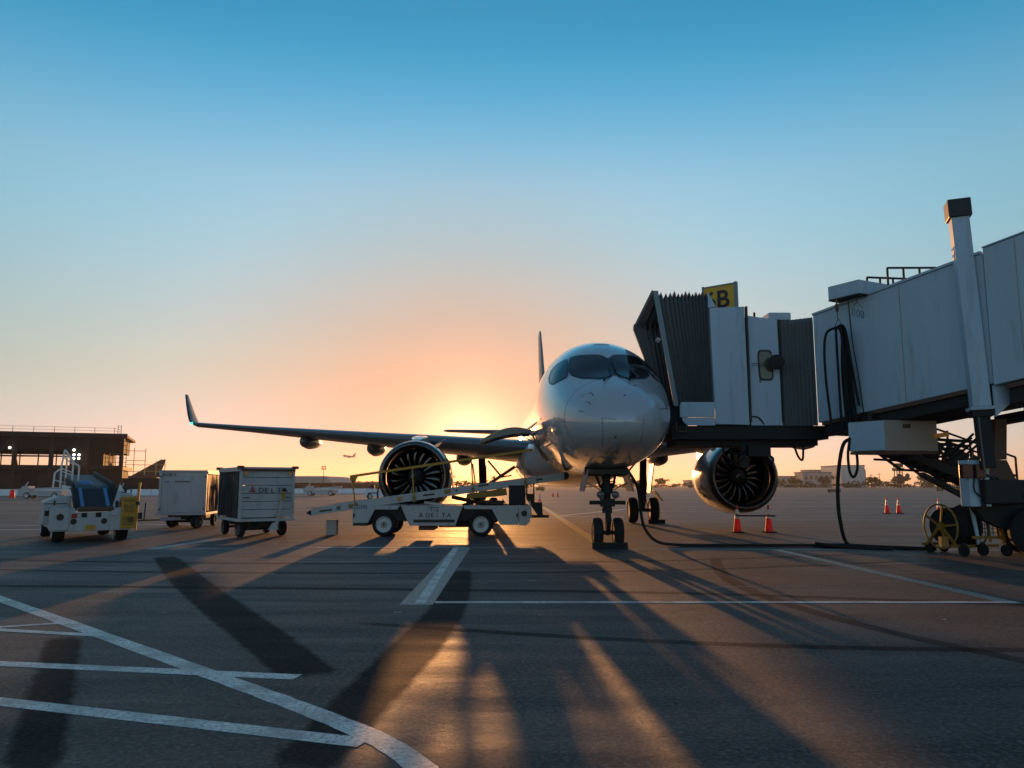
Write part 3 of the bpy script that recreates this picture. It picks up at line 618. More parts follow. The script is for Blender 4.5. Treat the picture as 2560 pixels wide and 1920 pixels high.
for t in (5.3, 7.4, 9.6): jp('panel_seam', MB().loft([[tp(t + a, -.074, 3.2), tp(t + a, -.074, 6.17), tp(t + a, -.071, 6.17), tp(t + a, -.071, 3.2)] for a in (0, .014)]), 'bridge_tan', ot)
jp('roof_edge', tunnel(4.64, 15, 6.222, 6.25, -.10, .05), 'bridge_white', ot)
# sloped steel under the floor
for a, b, z0, z1, n0 in ((0.15, 4.3, 2.86, 3.218, .05), (4.9, 15, 2.72, 3.138, .02)):
    jp('floor_beam', tunnel(a, b, z0, z1, n0, 1.85), 'steel_dark')
    jp('floor_beam', tunnel(a, b, z1 - .1, z1 - .004, n0 - .09, n0 - .004), 'steel_brown')
jp('cable_carrier', tunnel(3.9, 9, 2.5, 2.70, 1.2, 1.6), 'steel_dark')
# lift column: a sleeve standing square to the tunnel, dark inner leg, cap
ax = (Vector((0, 0, 1)) - D * .035).normalized()
cb = Vector((10.27, 16.82, 3.28)); yv = N; xv = yv.cross(ax).normalized()
def colsec(h, w): return [cb + ax * h + xv * (w * i) + yv * (w * j) for i, j in ((-1, -1), (1, -1), (1, 1), (-1, 1))]
def turned(h, w, a=R(42)):
    x2 = xv * math.cos(a) + yv * math.sin(a); y2 = -xv * math.sin(a) + yv * math.cos(a)
    return [cb + ax * h + x2 * (w * i) + y2 * (w * j) for i, j in ((-1, -1), (1, -1), (1, 1), (-1, 1))]
lc = jp('lift_column', MB().loft([turned(-.02, .18), turned(4.42, .18)]), 'bridge_white', bevel=.015)
jp('column_cap', MB().loft([turned(4.30, .235), turned(4.72, .235)]), 'black', lc, bevel=.02)
jp('column_collar', MB().loft([turned(-.10, .235), turned(-.03, .25)]), 'bridge_white', lc)
jp('column_collar', MB().loft([turned(-.24, .20), turned(-.10, .21)]), 'steel_dark', lc)
jp('inner_leg', MB().loft([[Vector(p) for p in turned(-1.35, .14)], turned(-.22, .14)]), 'steel_dark', lc, bevel=.01)
m = MB(); q = cb + ax * -.2 - yv * .15 + xv * .02; m.tube([q + ax * h for h in (0, -.4, -.8, -1.2)], .025, 6); jp('conduit', m, 'dark_metal', lc)
m = MB(); m.prism([(10.42, 3.30), (10.42, 3.02), (10.75, 3.30), (10.9, 3.70), (10.42, 3.70)], 'y', 16.55, 16.6); jp('gusset_plate', m, 'bridge_white')
# far column of the pair
m = MB(); q = cb + N * 2.25; m.box(q + Vector((0, 0, 1.3)), (.36, .36, 2.9), rz=R(29)); m.box(q + Vector((0, 0, -1.2)), (.26, .26, 1.6), rz=R(29)); jp('lift_column', m, 'bridge_white')
# wheel bogie
bg_ = jp('bogie_beam', MB().box((11.35, 17.45, 1.42), (2.7, .5, .52), rz=R(22)), 'steel_dark', bevel=.03)
m = MB(); m.prism([(10.2, 1.2), (10.45, 1.65), (10.9, 1.62), (11.6, 1.30), (12.4, 1.25), (12.4, .7), (11.6, .68), (10.9, .6), (10.5, .8)], 'y', 17.35, 17.6); jp('bogie_frame', m, 'steel_dark', bg_)
for x, y in ((11.42, 17.05), (11.85, 18.2)):
    t = jp('bogie_tyre', MB().lathe([(-.17, .30), (-.18, .44), (-.13, .53), (0, .55), (.13, .53), (.18, .44), (.17, .30)], (x, y, .55), (.37, .93, 0), 40, cap=True), 'rubber', bg_, smooth=40)
    jp('bogie_hub', MB().lathe([(-.185, .05), (-.185, .28), (.185, .28), (.185, .05)], (x, y, .55), (.37, .93, 0), 24, cap=True), 'steel_brown', bg_, smooth=40)
m = MB(); m.loft([[(10.83, 17.4, 2.12), (11.12, 17.4, 2.12), (11.12, 17.7, 2.12), (10.83, 17.7, 2.12)], [(10.52, 17.3, 1.64), (11.25, 17.3, 1.64), (11.25, 17.8, 1.64), (10.52, 17.8, 1.64)]]); jp('support_post', m, 'steel_brown', bg_)
m = MB(); m.loft([[(10.95, 17.4, 3.05), (11.2, 17.4, 3.05), (11.2, 17.7, 3.05), (10.95, 17.7, 3.05)], [(10.83, 17.4, 2.13), (11.12, 17.4, 2.13), (11.12, 17.7, 2.13), (10.83, 17.7, 2.13)]]); jp('support_post', m, 'steel_brown', bg_)
bxp = jp('control_cabinet', MB().box((10.12, 17.0, 1.60), (.50, .30, 1.0), rz=R(8)), 'bridge_white', bg_, bevel=.015)
for dx in (-.23, .06): jp('marker_lamp', MB().box((10.06 + dx, 16.80, 1.86), (.23, .14, .30), rz=R(8)), 'lamp_red', bxp, bevel=.015)
for k in range(3):
    x = 10.0 + k * .10; m = MB(); m.tube(smooth_pts([(x, 16.80, 1.72), (x + .02 * (k - 1), 16.79, 1.45), (10.12, 16.79, 1.28), (10.12 + .05 * k, 16.80, 1.08)]), .016, 6); jp('cable', m, 'black', bxp, smooth=60)
for k in range(2):
    m = MB(); m.tube(smooth_pts([(10.3, 16.85, 1.78), (10.7, 17.1, 1.70 - k * .08), (11.2, 17.15, 1.40 - k * .08), (12.0, 17.1, 1.36 - k * .06)]), .03, 7); jp('hydraulic_hose', m, 'black', bg_, smooth=60)
# air-conditioning pack hung under the inner tunnel
ac = MB(); P_ = [Vector((8.42, 19.25, 0)), Vector((8.98, 18.55, 0)), Vector((10.35, 18.75, 0)), Vector((9.8, 19.6, 0))]
ac.loft([[p + Vector((0, 0, 2.38)) for p in P_], [p + Vector((0, 0, 3.12)) for p in P_]])
acu = jp('air_conditioner', ac, 'bridge_tan', bevel=.015)
P2 = [P_[0] + Vector((-.01, -.008, 0)), P_[1] + Vector((-.01, -.008, 0)), P_[1] + Vector((-.02, -.02, 0)), P_[0] + Vector((-.02, -.02, 0))]
jp('access_panel', MB().loft([[p + Vector((0, 0, 2.40)) for p in P2], [p + Vector((0, 0, 3.10)) for p in P2]]), 'bridge_white', acu)
ac = MB(); ac.loft([[p * 1.0 + Vector((0, 0, 2.31)) for p in P_], [p + Vector((0, 0, 2.376)) for p in P_]]); jp('base_tray', ac, 'steel_brown', acu)
m = MB()
for x, y in ((8.75, 19.3), (9.9, 19.1)): m.box((x, y, 3.2), (.12, .12, .42))
jp('hanger', MB().box((8.85, 19.2, 3.22), (.12, .4, .30)), 'steel_dark', acu); jp('hanger', MB().box((9.9, 19.15, 3.28), (.12, .4, .45)), 'steel_dark', acu)
jp('grille', MB().box((9.55, 18.62, 2.98), (.2, .012, .1), rz=R(8.3)), 'steel_brown', acu)
# hoist housing on the tunnel roof with hook, chains and looped cable
h = MB(); H_ = [Vector((8.28, 19.72, 0)), Vector((8.75, 18.95, 0)), Vector((9.75, 19.45, 0)), Vector((9.3, 20.3, 0))]
h.loft([[p + Vector((0, 0, 6.36)) for p in H_], [p + Vector((0, 0, 6.72)) for p in H_]]); ho = jp('hoist_housing', h, 'bridge_white', bevel=.02)
h = MB(); h.loft([[p + Vector((0, 0, 6.33)) for p in H_], [p + Vector((0, 0, 6.357)) for p in H_]]); jp('housing_underside', h, 'steel_dark', ho)
hx = Vector((8.40, 19.5, 6.33)); m = MB(); m.cyl(hx, hx - Vector((0, 0, .12)), .02, n=6); m.box(hx - Vector((0, 0, .22)), (.07, .05, .2)); m.cyl(hx - Vector((0, 0, .3)), hx - Vector((0, 0, .5)), .012, n=6); jp('hook_block', m, 'steel_brown', ho)
m = MB(); a = hx - Vector((-.02, 0, .5))
for sx in (-.10, .10): m.tube([a, a + Vector((sx, 0, -.22)), a + Vector((sx, 0, -.42)), a + Vector((sx * .6, 0, -.48))], .009, 5)
m.tube([a + Vector((-.1, 0, -.22)), a + Vector((.1, 0, -.22))], .009, 5); jp('lifting_chain', m, 'black', ho)
m = MB(); a = Vector((8.78, 19.2, 6.33)); m.tube([a, a + Vector((0, 0, -.14)), a + Vector((-.1, 0, -.28))], .007, 5); m.tube([a + Vector((0, 0, -.14)), a + Vector((.16, 0, -.3))], .007, 5)
for k in range(3):
    c = a + Vector((-.09 + k * .11, 0, -.40 - k * .03)); m.tube([c + Vector((.035 * math.cos(t), 0, .10 * math.sin(t))) for t in [2 * math.pi * j / 10 for j in range(11)]], .007, 5)
jp('cable_hooks', m, 'black', ho)
for k, (x0, w, zb, dx) in enumerate(((8.13, .30, 3.0, -.05), (8.36, .16, 3.05, .03), (8.47, .10, 3.0, .0), (8.53, .06, 2.95, .02), (8.44, .2, 3.35, .05))):
    y0 = 19.52 - .05 * k; m = MB()
    m.tube(smooth_pts([(x0 - .02, y0, zb), (x0 - .06 + dx, y0, 4.4), (x0 - w * .2, y0, 5.36), (8.35, y0, 5.58), (8.50, y0, 5.50), (8.56 + dx, y0, 4.6), (8.50 + .06 * k, y0, zb + .2)], 7), .034, 8); jp('looped_cable', m, 'rubber', smooth=60)
m = MB(); m.tube(smooth_pts([tp(1.15, -.03, 6.2), tp(1.2, -.03, 5.2), tp(1.32, -.03, 4.2), tp(1.42, -.03, 3.1)]), .014, 6); jp('wall_cable', m, 'black')
# roof handrails
for (ta, na, za), (tb_, nb, zb_) in (((1.5, .3, 6.90), (1.95, 1.25, 6.88)), ((2.05, .35, 7.02), (2.7, 1.35, 7.0))):
    m = MB(); A_, B__ = T0 + D * ta + N * na, T0 + D * tb_ + N * nb; A_.z, B__.z = za, zb_; m.bar(A_, B__, .045)
    for f_ in (0, .33, .66, 1): p = A_.lerp(B__, f_); m.bar((p.x, p.y, 6.12 + SL * (ta + (tb_ - ta) * f_)), p, .04)
    jp('roof_handrail', m, 'steel_dark')
# rotunda-side bellows, service door wall, cab wall
def pleats(A, B, zt0, zt1, zb0, zb1, amp, n, depth, roof=True, top_amp=.0):
    m = MB(); rings = []
    A, B = Vector(A), Vector(B); d = (B - A); nn = Vector((d.y, -d.x, 0)).normalized() * -1
    if nn.y < 0: nn = -nn
    for k in range(n * 2 + 1):
        t = k / (n * 2); p = A + d * t; o = amp * (1 if k % 2 else 0); zt = zt0 + (zt1 - zt0) * t + (-top_amp if k % 2 else 0); zb = zb0 + (zb1 - zb0) * t
        pn = p + nn * o; pf = p + nn * (depth - o)
        rings.append([Vector((pn.x, pn.y, zb)), Vector((pn.x, pn.y, zt - .12)), Vector((pn.x + nn.x * .1, pn.y + nn.y * .1, zt)), Vector((pf.x, pf.y, zt - .1)), Vector((pf.x, pf.y, zb))])
    m.loft(rings, closed=False); return m
jp('swivel_bellows', pleats((7.34, 20.94, 0), (8.22, 20.66, 0), 6.08, 6.14, 3.17, 3.15, .05, 9, 1.9), 'bellows')
jp('bellows_frame', MB().box((7.36, 20.93, 4.68), (.05, .06, 2.85), ry=R(0)), 'steel_dark')
m = MB(); m.prism([(6.50, 3.168), (7.36, 3.168), (7.33, 6.10), (6.50, 6.22)], 'y', 20.90, 22.6); dw = jp('service_door_wall', m, 'bridge_white', bevel=.015)
wf = jp('door_window_frame', MB().prism(rounded([(6.76, 4.40), (7.16, 4.40), (7.14, 5.25), (6.74, 5.25)], .22, 4), 'y', 20.88, 20.897), 'black', dw)
jp('pane', MB().prism(rounded([(6.80, 4.45), (7.12, 4.45), (7.10, 5.20), (6.78, 5.20)], .22, 4), 'y', 20.873, 20.879), 'glass_tan', wf) if 'glass_tan' in MATS else None
jp('door_mirror', MB().lathe([(0, .001), (.006, .05), (.02, .19), (.03, .21), (.05, .2)], (7.16, 20.60, 4.87), (.35, 1, 0), 24), 'steel_dark', dw, smooth=40)
jp('mirror_arm', MB().bar((6.50, 20.66, 4.83), (7.12, 20.66, 4.87), .018), 'black', dw)
jp('mirror_arm', MB().bar((6.50, 20.66, 4.78), (7.12, 20.66, 4.83), .018), 'black', dw)
jp('door_handle', MB().bar((6.78, 20.87, 4.34), (6.78, 20.87, 4.48), .02), 'black', dw)
jp('roof_unit', MB().box((7.45, 21.4, 6.22), (.62, .8, .22)), 'bridge_white', dw, bevel=.03)
jp('roof_lug', MB().box((6.72, 20.95, 6.25), (.05, .05, .12)), 'steel_dark', dw)
m = MB(); m.prism([(5.52, 3.20), (6.44, 3.18), (6.42, 6.46), (5.46, 6.42)], 'y', 20.84, 23.0); cw = jp('cab_wall', m, 'bridge_white', bevel=.015)
m = MB(); m.prism([(4.62, 3.30), (4.75, 3.17), (5.51, 3.17), (5.50, 3.38), (4.62, 3.38)], 'y', 20.84, 20.9); jp('cab_skirt', m, 'bridge_white', cw)
m = MB(); m.prism([(4.56, 3.39), (5.50, 3.39), (5.50, 3.80), (4.60, 3.80), (4.56, 3.72)], 'y', 20.83, 20.9); jp('cab_skirt', m, 'bridge_white', cw)
jp('cab_post', MB().box((6.47, 20.86, 4.86), (.055, .1, 3.2)), 'black', cw)
m = MB(); m.prism([(5.42, 6.43), (5.64, 6.46), (5.44, 6.86)], 'y', 20.86, 20.9); jp('hood_bracket', m, 'bridge_white', cw)
jp('underframe', MB().bx(4.35, 8.6, 20.95, 22.7, 2.80, 3.165), 'steel_dark', cw)
jp('underframe', MB().bx(4.50, 8.4, 21.2, 22.5, 2.64, 2.797), 'steel_dark', cw)
m = MB(); m.bar((4.45, 20.86, 3.25), (4.45, 20.86, 3.0), .03); m.bar((4.45, 20.86, 3.0), (4.72, 20.86, 3.0), .03); m.bar((4.72, 20.86, 3.0), (4.72, 20.86, 3.18), .03); jp('bumper_bracket', m, 'steel_brown', cw)
m = MB(); m.cyl((6.35, 21.2, 2.64), (6.35, 21.2, 2.1), .09, n=10); m.box((6.35, 21.2, 2.2), (.22, .22, .3)); m.box((6.75, 21.2, 2.50), (.6, .3, .3)); jp('swivel_post', m, 'steel_dark', cw)
for pts in ([(5.75, 21.1, 2.66), (5.82, 21.1, 2.35), (6.1, 21.1, 2.18), (6.32, 21.1, 2.3)], [(5.95, 21.12, 2.64), (6.05, 21.1, 2.4), (6.5, 21.1, 2.5)], [(6.95, 21.1, 2.4), (7.12, 21.1, 2.28), (7.05, 21.1, 2.12), (6.9, 21.1, 2.28)], [(7.7, 21.1, 2.66), (7.8, 21.1, 2.35), (7.92, 21.1, 2.25), (7.96, 21.1, 2.66)]):
    m = MB(); m.tube(smooth_pts(pts), .03, 6); jp('hanging_cable', m, 'rubber', cw, smooth=60)
jp('cab_leg_cable', MB().tube(smooth_pts([(6.5, 20.9, 3.42), (6.7, 20.88, 3.38), (6.85, 20.9, 3.2)]), .02, 6), 'black', cw)
# hood: pleated canopy with slanted pale front frame
n = 13; rings = []
for k in range(2 * n + 1):
    t = k / (2 * n); tt = t ** .8
    xt = 4.00 + (5.43 - 4.00) * tt; xb = 4.50 + (5.48 - 4.50) * tt; o = .09 if k % 2 else 0; zo = (.15 if k % 2 else 0) + (random.uniform(-.05, .03))
    rings.append([(xb, 20.93 + o, 3.78), (xt, 20.93 + o, 6.78 - zo), (xt, 21.1 + o, 6.93 - zo), (xt - .05 * (1 - tt), 22.9, 6.55 - zo), (xt, 23.25 - o, 6.35 - zo), (xb, 23.25 - o, 3.78)])
m = MB(); m.loft(rings, closed=False); hood = jp('hood_canopy', m, 'bellows')
m = MB(); m.loft([[(3.92, 20.90, 6.92), (4.06, 20.90, 6.92), (4.06, 20.96, 6.92), (3.92, 20.96, 6.92)], [(4.42, 20.90, 3.70), (4.54, 20.90, 3.70), (4.54, 20.96, 3.70), (4.42, 20.96, 3.70)]]); jp('hood_frame', m, 'bellows_edge', hood)
m = MB(); m.loft([[(3.90, 20.97, 6.96), (4.02, 20.97, 6.90), (3.90, 23.3, 6.42), (3.78, 23.3, 6.48)], [(3.93, 20.97, 6.88), (4.05, 20.97, 6.83), (3.95, 23.3, 6.32), (3.80, 23.3, 6.38)]]); jp('hood_frame', m, 'bellows', hood)
m = MB(); m.loft([[(3.74, 23.2, 6.46), (4.1, 23.2, 6.46), (4.1, 23.3, 6.46), (3.74, 23.3, 6.46)], [(3.72, 23.2, 6.30), (4.2, 23.2, 6.30), (4.2, 23.3, 6.30), (3.72, 23.3, 6.30)], [(4.02, 23.2, 5.45), (4.4, 23.2, 5.45), (4.4, 23.3, 5.45), (4.02, 23.3, 5.45)], [(4.4, 23.2, 3.75), (4.7, 23.2, 3.75), (4.7, 23.3, 3.75), (4.4, 23.3, 3.75)]]); jp('hood_frame', m, 'bellows', hood)
m = MB(); m.loft([[(4.15, 21.0, 2.95), (4.8, 21.0, 2.95), (4.8, 23.2, 2.95), (4.15, 23.2, 2.95)], [(4.12, 21.0, 3.70), (4.8, 21.0, 3.75), (4.5, 23.2, 3.70), (4.12, 23.2, 3.70)]]); jp('bumper_cushion', m, 'rubber', hood)
jp('hood_light', MB().box((4.35, 22.6, 5.85), (.12, .2, .10), ry=R(30)), 'cone_white', hood)
# gate sign on the cab roof
SR = R(-39); sgn = jp('gate_sign', MB().box((5.96, 21.60, 6.85), (1.02, .09, .78), rz=SR), 'sign_yellow', bevel=.01)
fr = MB()
for dx, dz, w_, h_ in ((-.49, 0, .05, .86), (.49, 0, .07, .86), (0, .42, 1.03, .04), (0, -.42, 1.03, .04)):
    fr.box((5.96 + dx * math.cos(SR), 21.60 + dx * math.sin(SR), 6.85 + dz * .93), (w_, .12, h_), rz=SR)
jp('sign_frame', fr, 'bellows_edge', sgn)
tm = moved(text_mb('6B', .72, 1.0, 1.0, .02), Matrix.Translation((5.96, 21.60, 6.85)) @ Matrix.Rotation(SR, 4, 'Z') @ Matrix.Translation((-.45, -.052, -.26)))
jp('lettering', tm, 'decal_black', sgn)
m = MB(); m.bar((5.3, 21.7, 6.3), (5.3, 21.7, 6.6), .06); m.bar((6.1, 21.5, 6.3), (6.1, 21.5, 6.6), .06); jp('sign_post', m, 'steel_dark', sgn)
# service stairs on the far side
m = MB(); st0, st1 = Vector((9.75, 20.4, 2.55)), Vector((13.4, 20.6, 1.15)); 
for dy in (0, .9): m.bar(st0 + Vector((0, dy, .12)), st1 + Vector((0, dy, .12)), .07, .24)
stair = jp('service_stair', m, 'steel_dark')
for k in range(12):
    p = st0.lerp(st1, (k + .5) / 12); jp('tread', MB().box(p + Vector((0, .45, .18)), (.27, .84, .04)), 'steel_dark', stair)
for dy in (0, .9):
    m = MB()
    for hgt in (.55, 1.05): m.bar(st0 + Vector((-.3, dy, hgt + .1)), st1 + Vector((0, dy, hgt + .1)), .045)
    for k in range(7): p = st0.lerp(st1, k / 6); m.bar(p + Vector((0, dy, .15)), p + Vector((0, dy, 1.15)), .04)
    m.tube(smooth_pts([st0 + Vector((1.0, dy, .6)), st0 + Vector((1.7, dy, -.05)), st0 + Vector((2.4, dy, .25))]), .04, 6)
    jp('stair_handrail', m, 'steel_dark', stair)
for k in range(5):
    a_ = st0.lerp(st1, k / 5); b_ = st0.lerp(st1, (k + 1) / 5); jp('stair_lattice', MB().bar(a_ + Vector((0, .45, -.05)), b_ + Vector((0, .45, -.30)), .06), 'steel_dark', stair); jp('stair_lattice', MB().bar(b_ + Vector((0, .45, -.05)), a_ + Vector((0, .45, -.30)), .06), 'steel_dark', stair)
    jp('guard_panel', MB().bar(a_ + Vector((.05, .93, .75)), b_ + Vector((-.05, .93, .75)), .03, .5), 'steel_dark', stair)
for k in range(4): jp('cable_tray', MB().bar((9.3, 19.4 + k * .25, 2.78 - k * .06), (11.4, 19.0 + k * .25, 2.62 - k * .10), .07), 'steel_dark', stair)
for k in range(3): jp('drooping_hose', MB().tube(smooth_pts([(9.7 + k * .3, 18.9, 2.75), (10.1 + k * .3, 18.85, 2.25 - k * .1), (10.7 + k * .2, 18.8, 2.35), (11.2 + k * .2, 18.7, 2.8)]), .03, 6), 'black', stair, smooth=60)
m = MB(); m.bar((10.7, 20.3, 1.85), (13.3, 20.5, .5), .2, .1); m.bar((9.9, 20.2, 2.75), (10.6, 20.3, 2.35), .12); jp('stair_brace', m, 'steel_dark', stair)
jp('warning_lamp', MB().box((10.05, 18.1, 2.72), (.35, .12, .10), ry=R(-8)), 'amber', bg_)

# ------------------------------------------------------------------ ground vehicles
def road_wheel(par, c, r_, w, axis=(0, 1, 0), rim='rim_white', off=None, bolts=True, n=32):
    A = Vector(axis).normalized(); h = w / 2
    ty = obj('tyre', MB().lathe([(-h * .9, r_ * .62), (-h, r_ * .72), (-h * .97, r_ * .88), (-h * .7, r_ * .97), (-h * .25, r_), (h * .25, r_), (h * .7, r_ * .97), (h * .97, r_ * .88), (h, r_ * .72), (h * .9, r_ * .62), (h * .8, r_ * .58), (-h * .8, r_ * .58), (-h * .9, r_ * .62)], c, A, n), 'rubber', par, smooth=40, off=off)
    for sg in (-1, 1):
        rm = obj('rim', MB().lathe([(sg * h * .72, .01), (sg * h * .72, r_ * .26), (sg * h * .5, r_ * .36), (sg * h * .55, r_ * .50), (sg * h * .9, r_ * .60), (sg * h * 1.02, r_ * .66)], c, A, 28), rim, ty, smooth=35, off=off)
        if bolts and sg < 0:
            u = A.cross(Vector((0, 0, 1))).normalized(); m = MB()
            for k in range(8):
                t = 2 * math.pi * k / 8; p = Vector(c) + A * (sg * h * .76) + (u * math.cos(t) + Vector((0, 0, 1)) * math.sin(t)) * r_ * .22
                m.cyl(p, p + A * sg * .03, r_ * .05, n=6)
            m.cyl(Vector(c) + A * (sg * h * .7), Vector(c) + A * (sg * h * .85), r_ * .13, n=12)
            obj('wheel_nuts', m, 'dark_metal', ty, off=off)
    return ty
def widget(s):       # two-piece triangular emblem, width s, standing on its base at the origin in the xz plane
    a = MB(); h = s * .92
    a.quad((0, 0, h), (-s * .30, 0, h * .36), (0, 0, h * .52), (s * .30, 0, h * .36))
    b = MB(); b.quad((-s * .34, 0, h * .29), (-s * .5, 0, 0), (0, 0, h * .18), (0, 0, h * .42)); b.quad((s * .34, 0, h * .29), (0, 0, h * .42), (0, 0, h * .18), (s * .5, 0, 0))
    return a, b

# belt loader working at the forward hold (world metres)
LO = (-2.3, 24.9, 0)
bl = thing('belt_loader', 'white belt loader with raised conveyor beside the airliner nose', 'belt loader', LO)
def lp(name, mb, m, parent=None, **k): return obj(name, mb, m, parent or bl, off=LO, **k)
ch = lp('chassis', MB().bx(-4.8, .3, 24.16, 25.75, .46, .90), 'steel_dark', bevel=.02)
PAN = [[(-4.9, .42), (-4.42, .42), (-4.22, .82), (-3.52, .82), (-3.45, .945), (-4.9, .945)], [(-3.43, .945), (-3.14, .33), (-1.74, .33), (-1.51, .945)], [(-1.49, .945), (-1.46, .83), (-.62, .83), (-.36, .36), (.2, .36), (.2, .945)], [(.212, .945), (.212, .34), (.44, .34), (.56, .46), (.54, .945)]]
for i, P_ in enumerate(PAN):
    for y0 in (24.0, 25.85):
        pn = lp('side_panel', MB().prism(P_, 'y', y0, y0 + .05), 'gsw', ch, bevel=.006)
for x0, x1 in ((-4.88, -4.44), ): lp('bumper', MB().bx(x0, x1, 23.99, 25.9, .33, .415), 'black', ch)
lp('rubbing_strip', MB().bx(-3.02, -1.76, 23.985, 23.998, .43, .52), 'black', ch)
lp('lamp_recess', MB().lathe([(0, .001), (0, .075), (-.012, .09), (-.02, .085)], (.375, 23.998, .70), (0, 1, 0), 18), 'black', ch)
for x in (-3.52, -3.36, -1.58, -1.42):
    m = MB(); m.cyl((x, 23.99, .90), (x, 24.0, .90), .012, n=6); m.cyl((x, 23.99, .85), (x, 24.0, .85), .012, n=6); lp('panel_bolts', m, 'black', ch)
for x in (-4.88, .13): lp('side_lamp', MB().bx(x, x + .05, 23.98, 23.998, .58, .70), 'black', ch)
lp('under_tank', MB().bx(-2.9, -2.4, 24.3, 25.4, .18, .455), 'steel_brown', ch, bevel=.02)
lp('axle', MB().cyl((-3.94, 24.15, .37), (-3.94, 25.7, .37), .06), 'steel_dark', ch); lp('axle', MB().cyl((-.96, 24.15, .37), (-.96, 25.7, .37), .06), 'steel_dark', ch)
lp('skid', MB().bx(-2.3, -1.2, 24.5, 25.2, .26, .455), 'steel_dark', ch)
lp('hitch', MB().bx(-4.35, -4.0, 24.4, 24.6, .30, .40), 'steel_dark', ch)
for x in (-3.94, -.96):
    for y in (24.16, 25.72): road_wheel(bl, (x, y, .37), .37, .26, off=LO)
def bz(x): return .72 + (x + 6.2) * .177 if x < -4.9 else .95 + (x + 4.9) * .1375
for y in (24.14, 25.20):
    m = MB(); m.loft([[(x, y - .035, bz(x) - h), (x, y + .035, bz(x) - h), (x, y + .035, bz(x) + h), (x, y - .035, bz(x) + h)] for x, h in ((-6.2, .09), (-5.6, .11), (-4.9, .12), (-2, .125), (1.62, .11))]); br = lp('boom_rail', m, 'gsw', bevel=.008)
    if y < 25:
        for x0, x1, dz, c_ in ((-5.95, -5.55, -.01, 'black'), (-5.42, -5.3, .0, 'dark_metal'), (-5.05, -4.75, -.02, 'yellow_dull'), (-3.55, -3.4, 0, 'yellow'), (-2.75, -2.4, 0, 'black'), (-2.1, -1.9, .02, 'yellow_dull'), (-1.75, -1.68, .02, 'black'), (-1.05, -.72, .06, 'black'), (.75, .95, 0, 'black')):
            xm = (x0 + x1) / 2; lp('rail_plate', MB().box((xm, y - .043, bz(xm) + dz), (x1 - x0, .012, .12 if c_ != 'black' else .05), ry=-R(7.8)), c_, br)
m = MB(); m.loft([[(x, 24.17, bz(x) + .06), (x, 25.17, bz(x) + .06), (x, 25.17, bz(x) + .11), (x, 24.17, bz(x) + .11)] for x in (-6.2, -4.9, 1.62)]); lp('conveyor_belt', m, 'belt')
m = MB(); m.loft([[(x, 24.19, bz(x) - .09), (x, 25.15, bz(x) - .09), (x, 25.15, bz(x) - .03), (x, 24.19, bz(x) - .03)] for x in (-6.1, -4.9, 1.55)]); lp('boom_pan', m, 'steel_dark')
lp('end_roller', MB().cyl((1.66, 24.12, bz(1.66)), (1.66, 25.24, bz(1.66)), .115, n=18), 'rubber', smooth=40)
lp('end_roller', MB().cyl((-6.22, 24.14, bz(-6.22)), (-6.22, 25.22, bz(-6.22)), .08, n=16), 'rubber', smooth=40)
lp('end_bumper', MB().box((-6.36, 24.68, .70), (.12, .5, .08)), 'black')
m = MB(); m.prism([(-1.42, 1.14), (-1.40, bz(-1.4) - .13), (-.18, bz(-.18) - .13), (-.15, 1.26), (-.45, 1.22)], 'y', 24.06, 24.4); lp('hydraulic_box', m, 'yellow_dull', bevel=.01)
m = MB(); m.bar((-.5, 24.6, .9), (-1.9, 24.6, 1.2), .10, .12); m.bar((-1.6, 24.9, .9), (-.3, 24.9, 1.45), .10, .12); lp('lift_arm', m, 'steel_dark')
m = MB(); m.cyl((-2.2, 24.4, .95), (-2.75, 24.4, 1.03), .05, n=10); lp('lift_cylinder', m, 'cone_white')
seat = lp('driver_seat', MB().box((-.55, 24.45, 1.02), (.6, .5, .14)), 'black', bevel=.04); lp('backrest', MB().box((-.95, 24.45, 1.12), (.12, .46, .26), ry=R(-15)), 'black', seat, bevel=.04)
lp('control_lever', MB().cyl((-.18, 24.3, .95), (-.30, 24.3, 1.14), .016, n=6), 'black')
lp('front_tower', MB().bx(-.10, .42, 24.1, 25.6, .947, 1.56), 'steel_dark', bevel=.01)
for x in (.46, .68): lp('support_post', MB().bar((x, 24.3, 1.30), (x, 24.3, bz(x) - .1), .045), 'steel_dark')
m = MB(); m.prism([(.43, 1.30), (.70, 1.30), (.70, 1.04), (.93, 1.04), (.95, .66), (.78, .66), (.46, 1.12)], 'y', 24.1, 24.7); lp('front_step', m, 'steel_dark')
lp('front_bar', MB().bx(.45, 1.14, 24.05, 25.7, .57, .655), 'steel_dark', bevel=.01)
m = MB(); m.prism([(.57, .6), (.62, .6), (.57, 1.08), (.52, 1.08)], 'y', 24.02, 24.06); lp('front_stay', m, 'gsw')
hr = MB(); hr.bar((-5.02, 24.08, 1.83), (.66, 24.08, 2.66), .065, .075); rail = lp('handrail', hr, 'yellow')
lp('rail_bracket', MB().prism([(-5.05, 1.80), (-4.78, 1.84), (-4.86, 1.66), (-4.96, 1.64)], 'y', 24.06, 24.10), 'yellow', rail)
for xt, zt, xb in ((-4.93, 1.72, -4.84), (-3.10, 2.10, -3.02), (-1.27, 2.36, -1.20), (.34, 2.58, .42)):
    lp('rail_post', MB().bar((xt, 24.08, zt), (xb, 24.08, bz(xb) - .12), .04), 'yellow', rail); lp('post_socket', MB().bar((xb - .02, 24.075, bz(xb) + .02), (xb + .01, 24.075, bz(xb) - .16), .08), 'yellow_dull', rail)
m = MB(); m.tube(smooth_pts([(-4.22, 24.5, 1.0), (-4.22, 24.5, 1.42), (-4.12, 24.5, 1.56), (-4.0, 24.5, 1.42), (-3.98, 24.5, 1.02)]), .03, 6); lp('grab_hoop', m, 'steel_brown')
